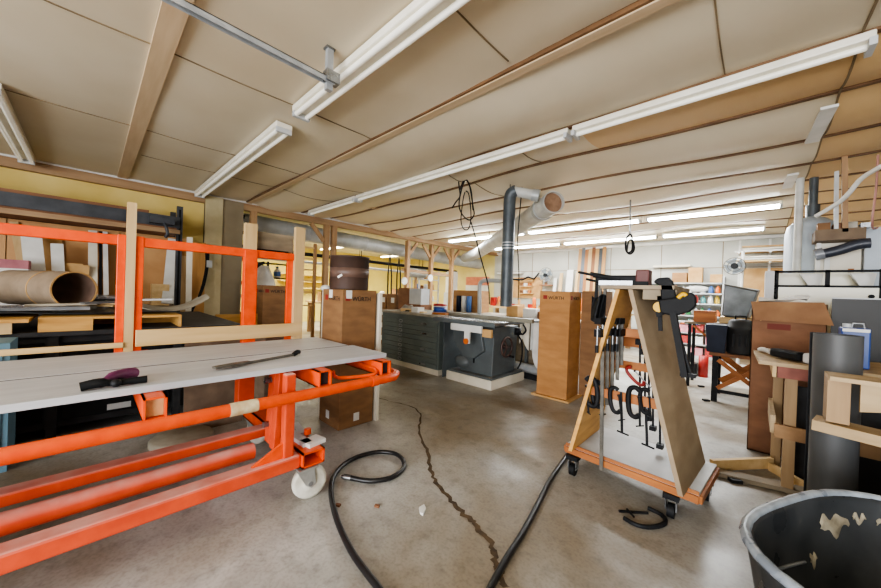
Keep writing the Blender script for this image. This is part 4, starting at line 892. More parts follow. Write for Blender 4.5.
def c_clamp(px, py, Y, s, label, m_=M_iron, mir=1, name='c_clamp', tilt=.15):
    p = ony(px, py, Y); c = thing(name, label, 'clamp', p)
    def w(u, v):
        u *= .62; return p+Vector((mir*(u*math.cos(tilt)-v*math.sin(tilt))*s, 0, (u*math.sin(tilt)+v*math.cos(tilt))*s))
    MB().tube([w(.35, .5), w(.1, .62), w(-.25, .5), w(-.36, 0), w(-.25, -.5), w(.05, -.62), w(.3, -.5)], .105*s, 8, sub=4).build('frame', m_, c)
    MB().cyl(w(.33, -.95), w(.33, .25), .045*s, n=8).build('screw', M_steel if m_ is M_red else M_iron, c)
    MB().cyl(w(.15, -.95)+Vector((0, -.02, 0)), w(.5, -.95)+Vector((0, .02, 0)), .03*s, n=6).build('turning_bar', M_iron, c)
    MB().cyl(w(.33, .2), w(.33, .28), .08*s, n=10).build('pad', M_iron, c)
    return c
c_clamp(592, 392, 2.38, .155, 'largest black C-clamp on the left end of the lower rack rail', mir=-1, tilt=-.1)
c_clamp(597, 394, 2.43, .14, 'black C-clamp right behind the largest one on the lower rack rail', tilt=.1)
c_clamp(615, 400, 2.39, .13, 'black C-clamp at the middle of the lower rack rail', M_iron)
c_clamp(634, 402, 2.38, .15, 'black C-clamp hanging under the red clamp', M_black, tilt=.05)
c_clamp(645, 401, 2.40, .12, 'black C-clamp at the right of the lower rack rail', M_black, tilt=.1)
c_clamp(635, 376, 2.76, .12, 'red C-clamp hooked over the middle back rail of the rack', M_red, tilt=.8)
for (px, p0, p1, lb) in ((621, 392, 432, 'thin steel screw rod hanging from the lower rack rail'), (646, 410, 445, 'longest thin screw rod with a cross handle below the lower rail')):
    a, b = ony(px, p0, 2.405), ony(px+1, p1, 2.405); c = thing('screw_rod', lb, 'rod', b); MB().cyl(a, b, .008, n=8).build('rod', M_iron, c); MB().cyl(b+Vector((-.03, 0, .0)), b+Vector((.04, 0, -.01)), .006, n=6).build('cross_handle', M_iron, c)
# black one-hand clamps on the right panel
t = thing('quick_clamp', 'large black clamp with yellow trigger gripping the right side of the rack top', 'clamp', (-.38, 2.4, 1.35))
Yc = 2.30
MB().prism([ony(*a, Yc) for a in [(653, 282), (657, 278), (668, 277), (672, 281), (677, 300), (677, 312), (664, 314), (661, 300), (660, 286)]], (0, .05, 0)).build('clamp_head', M_black, t, bevel=.006)
MB().prism([ony(*a, Yc-.01) for a in [(660, 300), (680, 297), (692, 292), (697, 297), (697, 306), (690, 312), (676, 316), (662, 313)]], (0, -.05, 0)).build('pistol_grip', M_black, t, bevel=.008)
MB().tube([ony(678, 298, Yc-.07), ony(683, 294, Yc-.07), ony(686, 296, Yc-.07)], .012, 6, sub=3).build('yellow_trigger', M_yel, t)
a, b = ony(669, 300, Yc-.015), ony(692, 376, Yc-.015)
MB().bar(a, b, .008, .035, (0, 1, 0)).build('clamp_bar', M_iron, t)
a, b = ony(673, 312, Yc-.05), ony(685, 377, Yc-.05)
MB().bar(a, b, .03, .045, (0, 1, 0)).build('clamp_bar', M_black, t)
MB().box(ony(688, 375, Yc-.03), (.07, .03, .02)).build('bar_end', M_black, t)
t = thing('quick_clamp', 'smaller black clamp with yellow pad and short bar on the rack panel', 'clamp', ony(660, 320, 2.34))
MB().bar(ony(659.5, 296, 2.33), ony(660.5, 331, 2.33), .02, .02, (0, 1, 0)).build('clamp_bar', M_black, t)
MB().prism([ony(*a, 2.33) for a in [(655, 303), (664, 300), (668, 313), (658, 317)]], (0, -.04, 0)).build('clamp_jaw', M_black, t)
p = ony(659.5, 307, 2.28); MB().cyl(p, p+Vector((0, -.015, 0)), .03, n=14).build('yellow_pad', M_yel, t)
# things piled on top of the rack
t = thing('nail_gun', 'grey tool with reddish-brown end lying on the rack top', 'tool', (-.65, 2.6, 1.387))
MB().bar((-.84, 2.5, 1.43), (-.56, 2.62, 1.435), .07, .06).build('tool_body', M_iron, t, bevel=.012)
MB().bx(-.60, -.52, 2.56, 2.66, 1.388, 1.50).build('magazine', mat('maroon_plastic', '#6a3a36', '#57302c', .5), t, bevel=.008)
MB().bar((-.8, 2.46, 1.405), (-.6, 2.5, 1.405), .05, .03).build('handle', M_steel, t)
for i, (a, b, lb) in enumerate((((578, 272), (622, 281), 'long thin steel rod sticking out furthest on the rack top'), ((590, 273), (625, 279), 'second thin steel rod on the rack top below the furthest one'), ((586, 279), (620, 287), 'lowest thin steel rod lying on the rack top'))):
    p, q_ = ony(*a, 2.4+.06*i), ony(*b, 2.5+.06*i); simple('steel_rod', lb, 'rod', MB().cyl(p, q_, .009, n=8), M_iron)
for (px, py, m_, lb) in ((640, 283, M_black, 'small black clamp piece on the rack top right of the grey tool'), (629, 284, M_steel, 'small steel fitting on the rack top beside the grey tool')):
    p = ony(px, py, 2.5); simple('small_fitting', lb, 'tool', MB().box((p.x, 2.5, 1.402), (.09, .05, .03), .3), m_)
for i, px in enumerate((597, 601, 605.5)):
    a, b = ony(px, 276+i, 2.52), ony(px-1, 300, 2.52); c = thing('spring_clamp', 'short upright clamp bar at the rack top, %s above the black cloth' % ('first', 'second', 'third')[i], 'clamp', b, 'short upright clamps above the black cloth')
    MB().bar(a, b, .014, .02, (1, 0, 0)).build('bar', M_bar if i else M_iron, c); MB().box(a, (.05, .03, .025)).build('jaw', M_iron, c)
def cl(u, v): 
    x, y = 592+14*u-1.5*v, 296+24*v+2*math.sin(u*6); p = ony(x, y, 2.42+.03*math.sin(u*9+v*3)); return tuple(p)
simple('black_cloth', 'small black cloth hanging off the left edge of the rack top', 'cloth', MB().sheet(cl, 10, 8, .004), M_black)

# ================================================================== RIGHT SIDE
# rolled black tub in the corner
tc_ = Vector((.496, 1.729, 0)); ta = -.454
def se(th, r, z, e=3.05):
    c_, s_ = math.cos(th), math.sin(th); k = (abs(c_)**e+abs(s_)**e)**(-1/e); x, y = (r*.933)*k*c_, (r*1.09)*k*s_
    return Vector((tc_.x+x*math.cos(ta)-y*math.sin(ta), tc_.y+x*math.sin(ta)+y*math.cos(ta), z))
t = thing('plastic_tub', 'big black plastic tub with a worn grey rim in the near right corner', 'tub', (tc_.x, tc_.y, 0))
prof = [(.36, 0), (.40, .05), (.465, .48), (.475, .495), (.472, .51), (.455, .512), (.445, .495), (.385, .07), (.02, .06)]
n = 48; vs = [se(2*PI*j/n, r, z) for r, z in prof for j in range(n)]
MB().add(vs, [(i*n+j, i*n+(j+1) % n, (i+1)*n+(j+1) % n, (i+1)*n+j) for i in range(len(prof)-1) for j in range(n)], True).build('tub_body', M_tubp, t)
MB().tube([se(2*PI*j/n, .468, .51) for j in range(n)], .016, 8, closed=True).build('rim', M_tubrim, t)
MB().tube([se(PI*(.97+.014*j), .385+.06*(.30+.002*j-.07)/.405-.006, .30+.002*j) for j in range(18)], .006, 6).build('shiny_scrape', mat('scraped_plastic', '#8e9398', '#6c7278', .3), t)
def splash(a0, a1, z0, z1):
    def fn(u, v):
        zc = (z0+z1)/2; zz = zc+(v-.5)*(z1-z0)*(math.sin(PI*min(max(u, .04), .96))**.5)*(.75+.3*math.sin(u*13+a0*9))+.012*math.sin(u*9)
        return se(a0+(a1-a0)*u, .385+.06*(zz-.07)/.405-.004-.006*math.sin(v*PI), zz)
    MB().sheet(fn, 14, 5, .003).build('plaster_splash', M_plaster, t)
splash(2.78, 2.52, .36, .45); splash(2.48, 2.40, .41, .45); splash(2.95, 2.88, .27, .32); splash(2.33, 2.2, .40, .45)
# cardboard box with flap
BX = (-.02, .42, 4.05, 4.35)
t = thing('open_carton', 'tall brown carton with its front flap folded down, behind the workbench end', 'box', (.2, 4.2, 0))
MB().bx(BX[0], BX[1], BX[2], BX[2]+.006, 0, 1.31).bx(BX[0], BX[1], BX[3]-.006, BX[3], 0, 1.31).bx(BX[0], BX[0]+.006, BX[2], BX[3], 0, 1.31).bx(BX[1]-.006, BX[1], BX[2], BX[3], 0, 1.31).bx(BX[0], BX[1], BX[2], BX[3], 0, .01).build('carton_walls', M_cardr, t)
MB().hexa([(-.0, 4.0, 1.155), (.45, 4.0, 1.145), (.45, 4.004, 1.145), (0, 4.004, 1.155), (-.03, 4.044, 1.315), (.40, 4.044, 1.325), (.40, 4.048, 1.325), (-.03, 4.048, 1.315)]).build('front_flap', mat('dusty_flap', '#8f6a48', '#7b5638', .75, 0, 5), t)
MB().bx(.08, .22, 4.046, 4.049, 1.08, 1.13).build('printed_mark', mat('faded_red_print', '#6e3328', None, .8), t)
MB().bar((-.015, 4.042, 1.30), (.04, 4.042, 1.15), .012, .003, (0, 1, 0)).build('torn_edge', M_cardt, t)
t = thing('crumpled_paper', 'crumpled white paper lying on top of the tall open carton', 'paper', (.2, 4.2, 1.31))
MB().sheet(lambda u, v: (.02+.3*u, 4.0+.3*v, 1.325+.035*math.sin(u*7+v*4)*math.sin(PI*v)+.03*u), 12, 10, .003).build('paper_sheet', M_clothw, t)
# narrow workbench with red edge
t = thing('workbench', 'narrow wooden workbench with a reddish front rail and a lower shelf', 'workbench', (.35, 3.7, 0)); wb = t
MB().hexa([(.03, 3.28, .87), (1.3, 3.28, .87), (1.3, 4.02, .87), (.0, 3.98, .87), (.03, 3.28, .895), (1.3, 3.28, .895), (1.3, 4.02, .895), (.0, 3.98, .895)]).build('bench_top', M_wthr, t)
MB().bx(.12, 1.3, 3.30, 3.325, .79, .87).build('front_rail', mat('worn_red_rail', '#9a5a48', '#7b4234', .6, 0, 7), t)
MB().bx(.10, .125, 3.3, 3.9, .79, .87).build('end_rail', M_woody, t)
for (x, y, w_) in ((.195, 3.36, .06), (.15, 3.82, .055), (1.2, 3.35, .08), (1.2, 3.8, .07)): MB().bx(x-w_/2, x+w_/2, y-.03, y+.03, 0, .79).build('leg', M_wthrz, t)
MB().bx(.10, .125, 3.3, 3.9, .40, .52).build('lower_rail', M_wthr, t)
MB().bx(.12, 1.2, 3.28, 3.305, .38, .47).build('lower_rail', mat('dull_brown_rail', '#a9845c', '#8d6a45', .7, 0, 6), t)
MB().bx(.23, 1.1, 3.6, 3.62, 0, .7).build('dark_back', M_blackd, t)
t = thing('sander', 'dark hand sander with a yellow ring lying on the workbench', 'tool', (.27, 3.45, .897))
MB().bar((.12, 3.6, .935), (.26, 3.42, .935), .09, .06).build('tool_body', M_iron, t, bevel=.015)
MB().bar((.26, 3.42, .935), (.36, 3.36, .935), .07, .07).build('motor_end', M_white, t, bevel=.015)
p = Vector((.33, 3.345, .935)); MB().tube([p+Vector((.028*math.cos(a*PI/8), -.015, .028*math.sin(a*PI/8))) for a in range(16)], .008, 6, closed=True).build('yellow_ring', M_yel, t)
MB().tube([(.1, 3.66, .92), (.06, 3.75, .93), (.04, 3.85, .915), (.1, 3.9, .91)], .018, 6, sub=4).build('hose', M_clothw, t)
simple('paper_sheets', 'white papers lying behind the sander on the workbench', 'paper', MB().box((.25, 3.72, .903), (.28, .2, .012), .3), M_white)
# blue can
t = thing('solvent_can', 'blue rectangular metal can with white lettering band on the workbench', 'can', (.49, 3.5, .897))
MB().bx(.42, .545, 3.45, 3.56, .897, 1.16).build('can_body', M_blue, t, bevel=.008)
MB().bx(.425, .54, 3.448, 3.45, 1.135, 1.155).build('white_band', M_white, t)
for i in range(5): MB().bx(.44, .44+.07-.01*(i % 3), 3.447, 3.45, .95+i*.033, .963+i*.033).build('pale_lettering', M_bluegrey, t) if i < 4 else None
MB().cyl((.45, 3.5, 1.16), (.45, 3.5, 1.185), .02, n=12).build('cap', M_greyw, t)
MB().tube([(.47, 3.5, 1.16), (.475, 3.5, 1.19), (.52, 3.5, 1.19), (.525, 3.5, 1.16)], .006, 6).build('handle', M_steel, t)
# dark panel leaning behind
t = thing('dark_sheet', 'glossy dark panel with pale top edge standing behind the workbench', 'panel', (.9, 4.2, 0)); MB().bx(.455, 1.6, 4.18, 4.2, 0, 1.36).build('panel_face', mat('dark_gloss_panel', '#333332', '#252524', .55, 0, 1.5), t); MB().bx(.455, 1.6, 4.178, 4.202, 1.36, 1.37).build('edge_banding', M_greyw, t)
# roll and drum
t = thing('laminate_roll', 'tall roll of dark grey laminate standing beside the workbench leg', 'roll', (.345, 3.0, 0))
def roll(u, v):
    a = .6+u*2*PI*1.35; r_ = .085+.022*u; return (.35+r_*math.cos(a), 3.0+r_*math.sin(a), .0+1.135*v)
MB().sheet(roll, 40, 1, .003).build('rolled_sheet', M_lam, t)
t = thing('black_drum', 'large black drum under the wooden frame at the right edge', 'drum', (.72, 2.72, 0))
MB().lathe([(.001, .0), (.36, 0), (.375, .02), (.375, .2), (.38, .21), (.375, .22), (.375, .60), (.385, .61), (.385, .63), (.34, .63), (.001, .60)], (.90, 2.83, 0), 36).build('drum_body', M_lam, t)
t = thing('wooden_frame', 'rough wooden frame with an upright box end resting on the black drum', 'frame', (.55, 2.62, .635)); 
MB().bar((.24, 2.62, .69), (1.1, 2.45, .665), .14, .05).build('long_plank', M_wthr, t)
MB().bx(.275, .35, 2.56, 2.68, .72, .935).build('end_post', M_wthrz, t)
MB().bx(.275, .9, 2.5, 2.68, .935, .955).build('top_panel', M_wthr, t)
MB().prism([(.375, 2.53, .935), (.75, 2.53, .935), (.75, 2.53, .88), (.375, 2.53, .80)], (0, .02, 0)).build('side_panel', M_wthr, t)
t = thing('white_bottle', 'rounded cream container at the right edge on the wooden frame', 'container', (.62, 2.6, .955)); MB().lathe([(.001, -.235), (.07, -.235), (.08, -.2), (.08, -.06), (.05, -.02), (.001, -.02)], (.57, 2.42, .955), 16).build('container_body', M_cream, t)
# low wood frame on floor
t = thing('floor_frame', 'low rough wooden frame lying on the floor beside the clamp rack', 'frame', (.05, 3.5, 0))
MB().bar((-.21, 3.30, .05), (.13, 3.72, .05), .03, .08).build('side_board', M_woodx, t)
MB().bar((-.2, 3.27, .02), (.30, 3.40, .02), .1, .03).build('bottom_board', M_plyd, t)
MB().bar((.12, 3.68, .03), (.33, 3.42, .03), .03, .06).build('end_board', M_woodx, t)
# X-leg table with bin and tank
t = thing('cross_leg_table', 'low table with dark legs and orange wooden X brace', 'table', (-.1, 5.85, 0))
for (x, y) in ((-.36, 5.66), (.14, 5.66), (-.36, 6.2), (.14, 6.2)): MB().bx(x-.03, x+.03, y-.03, y+.03, 0, .6).build('leg', M_iron, t)
MB().bx(-.42, .18, 5.6, 6.25, .6, .64).build('table_top', M_cardr, t)
MB().bx(-.36, .14, 5.65, 5.68, .12, .16).build('stretcher', M_iron, t)
MB().bar((-.33, 5.64, .18), (.12, 5.64, .55), .05, .02, (0, 1, 0)).build('x_brace', M_orwood, t); MB().bar((-.33, 5.62, .55), (.12, 5.62, .18), .05, .02, (0, 1, 0)).build('x_brace', M_orwood, t)
for s_ in (0, 1): MB().bar((-.33, 6.18, .18+.37*s_), (.12, 6.18+.03*s_, .55-.37*s_), .075, .02, (0, 1, 0)).build('x_brace', M_orwood, t)
t = thing('dark_tote', 'dark navy plastic tote on the cross-leg table, left of the black tank', 'tote', (-.38, 5.8, .64)); MB().hexa([(-.45, 5.62, .642), (-.27, 5.62, .642), (-.27, 6.0, .642), (-.45, 6.0, .642), (-.47, 5.6, 1.0), (-.25, 5.6, 1.0), (-.25, 6.02, 1.0), (-.47, 6.02, 1.0)]).build('tote_body', M_navy, t)
t = thing('black_tank', 'black ribbed tank with a rounded lid on the cross-leg table', 'tank', (-.14, 5.75, .642))
MB().lathe([(.001, 0), (.12, 0), (.13, .02), (.13, .3), (.136, .31), (.136, .34), (.125, .35), (.12, .41), (.09, .44), (.001, .45)], (-.13, 5.75, .643), 22).build('tank_body', M_blackd, t)
for i in range(3): MB().bar((-.19+.06*i, 5.622, .75), (-.19+.06*i, 5.622, .9), .02, .01, (0, 1, 0)).build('rib', M_iron, t)
MB().tube([(-.18, 5.72, 1.09), (-.18, 5.7, 1.13), (-.08, 5.7, 1.13), (-.08, 5.72, 1.09)], .01, 6).build('handle', M_black, t)
simple('dark_box', 'second dark box on the cross-leg table, behind the tall carton edge', 'box', MB().bx(.02, .17, 5.65, 6.0, .642, 1.0), M_navy)
t = thing('side_table', 'brown board table behind the cross-leg table carrying a wooden box', 'table', (-.45, 6.6, 0)); MB().bx(-.78, .1, 6.3, 6.9, .955, .985).build('table_top', M_plyd, t)
for (x, y) in ((-.72, 6.35), (.05, 6.35), (-.72, 6.85), (.05, 6.85)): MB().bx(x-.02, x+.02, y-.02, y+.02, 0, .955).build('leg', M_iron, t)
MB().bar((-.68, 6.36, .93), (-.45, 6.36, .72), .02, .03).build('brace', M_orwood, t)
simple('orange_box', 'orange-brown wooden box standing on the side table', 'box', MB().bx(-.68, -.42, 6.34, 6.6, .987, 1.16), M_orwood)
t = thing('metal_hopper', 'tilted grey sheet-metal hopper standing on the side table', 'hopper', (-.2, 6.6, .987))
MB().hexa([(-.36, 6.4, 1.10), (-.08, 6.45, 1.08), (-.05, 6.75, 1.05), (-.33, 6.7, 1.07), (-.34, 6.36, 1.56), (.02, 6.44, 1.47), (.05, 6.8, 1.50), (-.3, 6.74, 1.56)]).build('hopper_body', mat('hopper_grey', '#8b8f92', '#6d7174', .35, .3, 5), t, bevel=.02)
MB().bx(-.38, -.02, 6.4, 6.8, .99, 1.08).build('base_board', M_woodx, t)
MB().tube([(-.34, 6.36, 1.56), (.02, 6.44, 1.47)], .012, 6).build('rolled_edge', M_bar, t)
simple('orange_block', 'orange wooden block on the side table right of the hopper', 'block', MB().bx(-.0, .09, 6.35, 6.6, .987, 1.13), M_bottle['orange'])
simple('floor_jack', 'small black and red jack on the floor beneath the side table', 'jack', MB().bx(-.85, -.7, 7.2, 7.4, 0, .22).bx(-.8, -.76, 7.25, 7.3, .22, .4), M_iron)
simple('red_can', 'red can on the floor behind the dark jack', 'can', MB().lathe([(.001, 0), (.07, 0), (.07, .36), (.001, .36)], (-.62, 7.3, 0), 14), M_red)
for (px, py, lb) in ((701, 387, 'small dark block on the floor left of the cross-leg table'), (706, 401, 'dark triangular scrap on the floor by the table leg'), (735, 482, 'tiny dark scraps on the floor beside the tub')):
    p = onz(px, py, 0); simple('floor_scrap', lb, 'scrap', MB().box(p+Vector((0, 0, .012)), (.07, .05, .024), .6), M_iron)
# black-framed cabinet with pale panels
t = thing('framed_cabinet', 'black steel-framed cabinet with two clear upper bays and cream lower panels', 'cabinet', (.5, 5.2, 0))
for x in (.155, .51, .84): MB().bx(x-.016, x+.016, 5.0, 5.025, (1.0 if x == .51 else 0) if x != .51 else 1.48, 1.655).build('frame_post', M_black, t)
for z in (1.64, 1.49): MB().bx(.145, .85, 5.0, 5.025, z-.01, z+.012).build('frame_rail', M_black, t)
MB().bx(.145, .85, 5.4, 5.42, 0, 1.65).build('back_panel', M_glass, t)
MB().bx(.16, .84, 5.005, 5.02, .0, 1.48).build('lower_panel', M_glass, t)
MB().bx(.07, .15, 5.0, 5.42, 0, 1.65).build('side_panel', M_greyw, t)
for x in (.40, .74):
    MB().prism([(x, 5.2, 1.5), (x+.08, 5.2, 1.5), (x+.10, 5.2, 1.63), (x-.06, 5.2, 1.63)], (0, .1, 0)).build('white_bracket', M_white, t)
MB().cyl((.78, 4.99, 1.4), (.78, 5.0, 1.4), .02, n=10).build('handle', M_black, t)
# cyclone
CX = ony(812, 230, 5.95).x
t = thing('dust_cyclone', 'pale blue-grey dust collector drum with a domed top and outlet pipe', 'dust collector', (.52, 5.9, 0))
MB().lathe([(.2, .0), (.2, .9), (.23, 1.1), (.23, 2.15), (.21, 2.25), (.12, 2.33), (.06, 2.36), (.001, 2.36)], (CX, 5.95, 0), 30).build('drum_body', M_bluegrey, t)
MB().cyl((CX, 5.95, 2.34), (CX, 5.95, 2.5), .06, n=14).cyl((CX, 5.95, 2.5), (CX, 5.95, 2.83), .04, n=14).build('outlet_pipe', M_ductdk, t)
simple('white_pipe', 'vertical white-grey pipe from floor to ceiling in front of the dust collector', 'pipe', MB().cyl((ony(797, 260, 5.62).x, 5.62, 0), (ony(799, 210, 5.62).x, 5.62, 2.76), .035, n=16), M_duct2)
# shelf cabinet with boxes on top
t = thing('tan_cabinet', 'tall tan cabinet with open grey niche beside the dust collector', 'cabinet', (.75, 5.55, 0))
MB().bx(.47, .785, 5.52, 5.6, 0, 1.98).build('cabinet_body', M_cream, t); MB().bx(.47, .5, 5.46, 5.52, 0, 1.98).build('side_panel', M_white, t)
MB().bx(.53, .57, 5.48, 5.52, 1.55, 1.9).build('white_post', M_white, t); MB().bx(.7, .74, 5.5, 5.52, 1.66, 1.7).build('wood_knob', M_orwood, t)
simple('long_carton', 'long brown-grey carton on top of the tan cabinet', 'box', MB().bx(.44, .78, 5.3, 5.6, 1.985, 2.10), mat('grey_carton', '#7d6a54', '#6b5946', .7))
for i, (x0, x1, z1, m_, lb) in enumerate(((.46, .55, 2.18, M_card2, 'small brown box at the left on the long carton'), (.57, .65, 2.16, M_cardr, 'small reddish box second on the long carton'), (.67, .73, 2.17, M_rag, 'grey crumpled bundle on the long carton'), (.75, .82, 2.15, M_steel, 'small metal part at the right on the long carton'))):
    simple('small_box' if i < 2 else 'small_part', lb, 'box' if i < 2 else 'part', MB().bx(x0, x1, 5.35, 5.48, 2.103, z1), m_)
t = thing('rolled_tarp', 'rolled dark tarp with a clear plastic end sticking out beneath the long carton', 'tarp', (.62, 5.25, 1.9)); MB().tube([(.50, 5.25, 1.84), (.6, 5.25, 1.87), (.72, 5.25, 1.92), (.80, 5.25, 1.93)], .05, 10, sub=4).build('tarp_roll', M_tarp, t); MB().tube([(.44, 5.25, 1.83), (.50, 5.25, 1.845)], .06, 10).build('plastic_end', mat('cloudy_plastic', '#8d9196', '#6b6f75', .2), t)  # rolled tarp beneath the carton, left without a support
t = thing('white_cabinet', 'tall white cabinet at the right edge', 'cabinet', (1.0, 5.6, 0)); MB().bx(.80, 1.4, 5.5, 5.9, 0, 2.12).build('cabinet_body', M_greyw, t, bevel=.004); MB().bx(.805, 1.1, 5.495, 5.5, .1, 2.1).build('door', M_bluegrey, t)
for i in range(4): simple('top_stick', 'thin sticks lying on the white cabinet top', 'stick', MB().bar((.82+.06*i, 5.7, 2.135), (1.0+.05*i, 5.6, 2.16+.02*i), .02, .02), M_woodx, 'sticks on the white cabinet')
# hose and pipes at right ceiling
simple('white_hose', 'white curved hose sweeping up to the ceiling at the right', 'hose', MB().tube([ony(816, 216, 5.3), ony(830, 208, 5.2), ony(842, 200, 5.1), ony(850, 192, 5.0), ony(862, 178, 4.9), ony(882, 166, 4.7)], .02, 8, sub=4), M_white)
t = thing('ceiling_strut', 'short wooden and grey strut hanging from the ceiling above the long carton', 'strut', (.62, 5.3, 2.2)); a, b = ony(845, 232, 5.32), ony(843, 196, 5.32); MB().bar(a, Vector((b.x, b.y, 2.85)), .04, .04, (0, 1, 0)).build('wood_strut', M_timber, t); MB().bar(a+Vector((-.06, 0, 0)), Vector((b.x-.05, b.y, 2.7)), .03, .03, (0, 1, 0)).build('grey_strut', M_greyw, t)
simple('pink_cable', 'thin pink cable hanging down at the right edge', 'cable', MB().tube([ony(878, 155, 4.9), ony(876, 190, 4.9), ony(872, 226, 4.9), Vector((.9, 5.6, 2.13))], .008, 6, sub=3), mat('pink_cable', '#b98a80', '#a8776d', .5))

# ================================================================== BACK WALL
# lumber rack
t = thing('lumber_rack', 'wall rack of steel arms carrying stacked pale lumber', 'rack', (.1, 10.2, 2.2))
for x in (-.3, .2, .6): MB().bx(x-.02, x+.02, 10.40, 10.44, 0, 2.75).build('upright', M_white, t); [MB().bx(x-.015, x+.015, 9.85, 10.42, z-.03, z).build('arm', M_white, t) for z in (2.2, 2.42)]
rr = random.Random(2)
for i in range(16):
    lay = 0 if i < 9 else 1; z = (2.2, 2.42)[lay]+.004+(i % 3)*.045; y = 9.9+((i//3) % 3)*.16
    x0 = -.38+rr.uniform(-.06, .15); x1 = .75+rr.uniform(-.3, .2)
    sk_ = rr.uniform(-.03, .03) if i % 3 == 2 else 0
    simple('lumber_strip', 'pale lumber strips stacked on the %s arms of the wall rack' % ('lower', 'upper')[lay], 'board', MB().bar((x0, y+.06, z+.016+max(0, sk_)), (x1, y+.06+rr.uniform(-.05, .05), z+.016+max(0, -sk_)), .08, .026), (M_woodx, M_white, M_cream, M_cardt)[i % 4], 'lumber on the wall rack')
simple('tan_wall_panel', 'tan plywood panel against the back wall beneath the lumber rack', 'panel', MB().bx(-.25, .9, 10.442, 10.449, 0, 2.1), M_cardt)
# leaning boards
cols = ['#b58c5a', '#5f656c', '#a06c3e', '#c2a878', '#7c4e2c', '#b89560', '#3c4246', '#a67c48']
nm = ['tan', 'grey', 'brown', 'cream', 'rust brown', 'light tan', 'dark grey', 'golden']
for i in range(8):
    x = -3.95+i*.1
    simple('leaning_strip', nm[i]+' board in the row of tall strips leaning on the back wall', 'board', MB().bar((x, 10.05, 0), (x, 10.36, 2.78+.03*math.sin(i*2)), .096, .02, (0, 1, 0)), mat('strip_%d' % i, cols[i], None, .6))
for (px, y0, w_, m_, lb) in ((555, 278, .1, M_white, 'white board leaning on the back wall right of the fan'), (561, 273, .1, M_woodz, 'tan board leaning on the back wall between two white ones'), (570, 270, .2, M_white, 'broad white board with a dark mark leaning on the back wall'), (577, 272, .08, M_woodz, 'narrow tan board leaning beside the row of tall strips')):
    p = ony(px, y0, 10.2); simple('leaning_board', lb, 'board', MB().bar((p.x, 9.95, 0), (p.x, 10.25, p.z), w_, .03, (0, 1, 0)), m_)
def fan(c, r_, label, stand):
    c = Vector(c); t = thing('fan', label, 'fan', c)
    for q_ in (1, .62): MB().tube([c+Vector((r_*q_*math.cos(a*PI/12), -.05*(1.1-q_), r_*q_*math.sin(a*PI/12))) for a in range(24)], .007, 6, closed=True).build('guard_ring', M_bar, t)
    b = MB()
    for a in range(4):
        d = Vector((math.cos(a*PI/2+.4), 0, math.sin(a*PI/2+.4))); e = Vector((-d.z, 0, d.x))
        b.prism([c+d*.04+e*.03, c+d*r_*.85+e*.1, c+d*r_*.85-e*.1, c+d*.04-e*.03], (0, .012, 0))
    b.build('blades', mat('fan_blades', '#7c858a', '#697277', .4), t)
    MB().cyl(c+Vector((0, -.06, 0)), c+Vector((0, .12, 0)), .06, n=14).build('hub', M_iron, t)
    stand(t, c)
fan((-4.94, 10.1, 1.97), .24, 'round steel fan on a bracket on the back wall behind the tall carton', lambda t, c: MB().bx(c.x-.2, c.x+.2, 10.1, 10.44, c.z-.34, c.z-.3).bx(c.x-.03, c.x+.03, 10.12, 10.2, c.z-.3, c.z).build('bracket', M_cardr, t))
fan((-.33, 9.0, 2.04), .17, 'round steel fan on a white pole beside the lumber rack', lambda t, c: MB().cyl((c.x+.1, 9.1, 0), (c.x+.12, 9.1, 2.35), .025, n=10).bx(c.x-.05, c.x+.27, 8.95, 9.25, 0, .03).build('pole', M_white, t))
# pegboard, wavy black arm, white strip
t = thing('pegboard', 'tan pegboard with small shelves of parts on the back wall', 'board', (-5.65, 10.4, 1.3)); MB().bx(-6.3, -5.2, 10.41, 10.44, 1.2, 1.92).build('board_panel', M_cardt, t)
for z in (1.35, 1.6, 1.78): MB().bx(-6.0, -5.5, 10.3, 10.41, z, z+.02).build('shelf', M_woodx, t)
for i in range(7): simple('part_box', 'small parts boxes on the pegboard shelves', 'box', MB().bx(-5.98+.15*(i % 3), -5.88+.15*(i % 3), 10.31, 10.4, (1.37, 1.62, 1.80)[i//3], (1.37, 1.62, 1.80)[i//3]+.1), (M_cardr, M_white, M_orwood)[i % 3], 'parts boxes on the pegboard')
simple('flexible_arm', 'long thin crooked black rod mounted along the back wall', 'rod', MB().tube([ony(497, 281, 10.3), ony(510, 279, 10.3), ony(522, 280, 10.3), ony(528, 277, 10.3), ony(534, 279, 10.3), ony(539, 273, 10.3)], .03, 6), M_iron)
for (x0, x1, z, m_, lb, nm_) in ((-6.9, -5.9, 2.05, M_white, 'white curved shelf board on the back wall above the black rod', 'wall_shelf'), (-2.0, -1.2, 2.16, M_cream, 'long pale batten fixed on the back wall above the bottle shelves', 'wall_batten')):
    simple(nm_, lb, 'shelf', MB().bx(x0, x1, 10.25, 10.44, z, z+.05), m_)
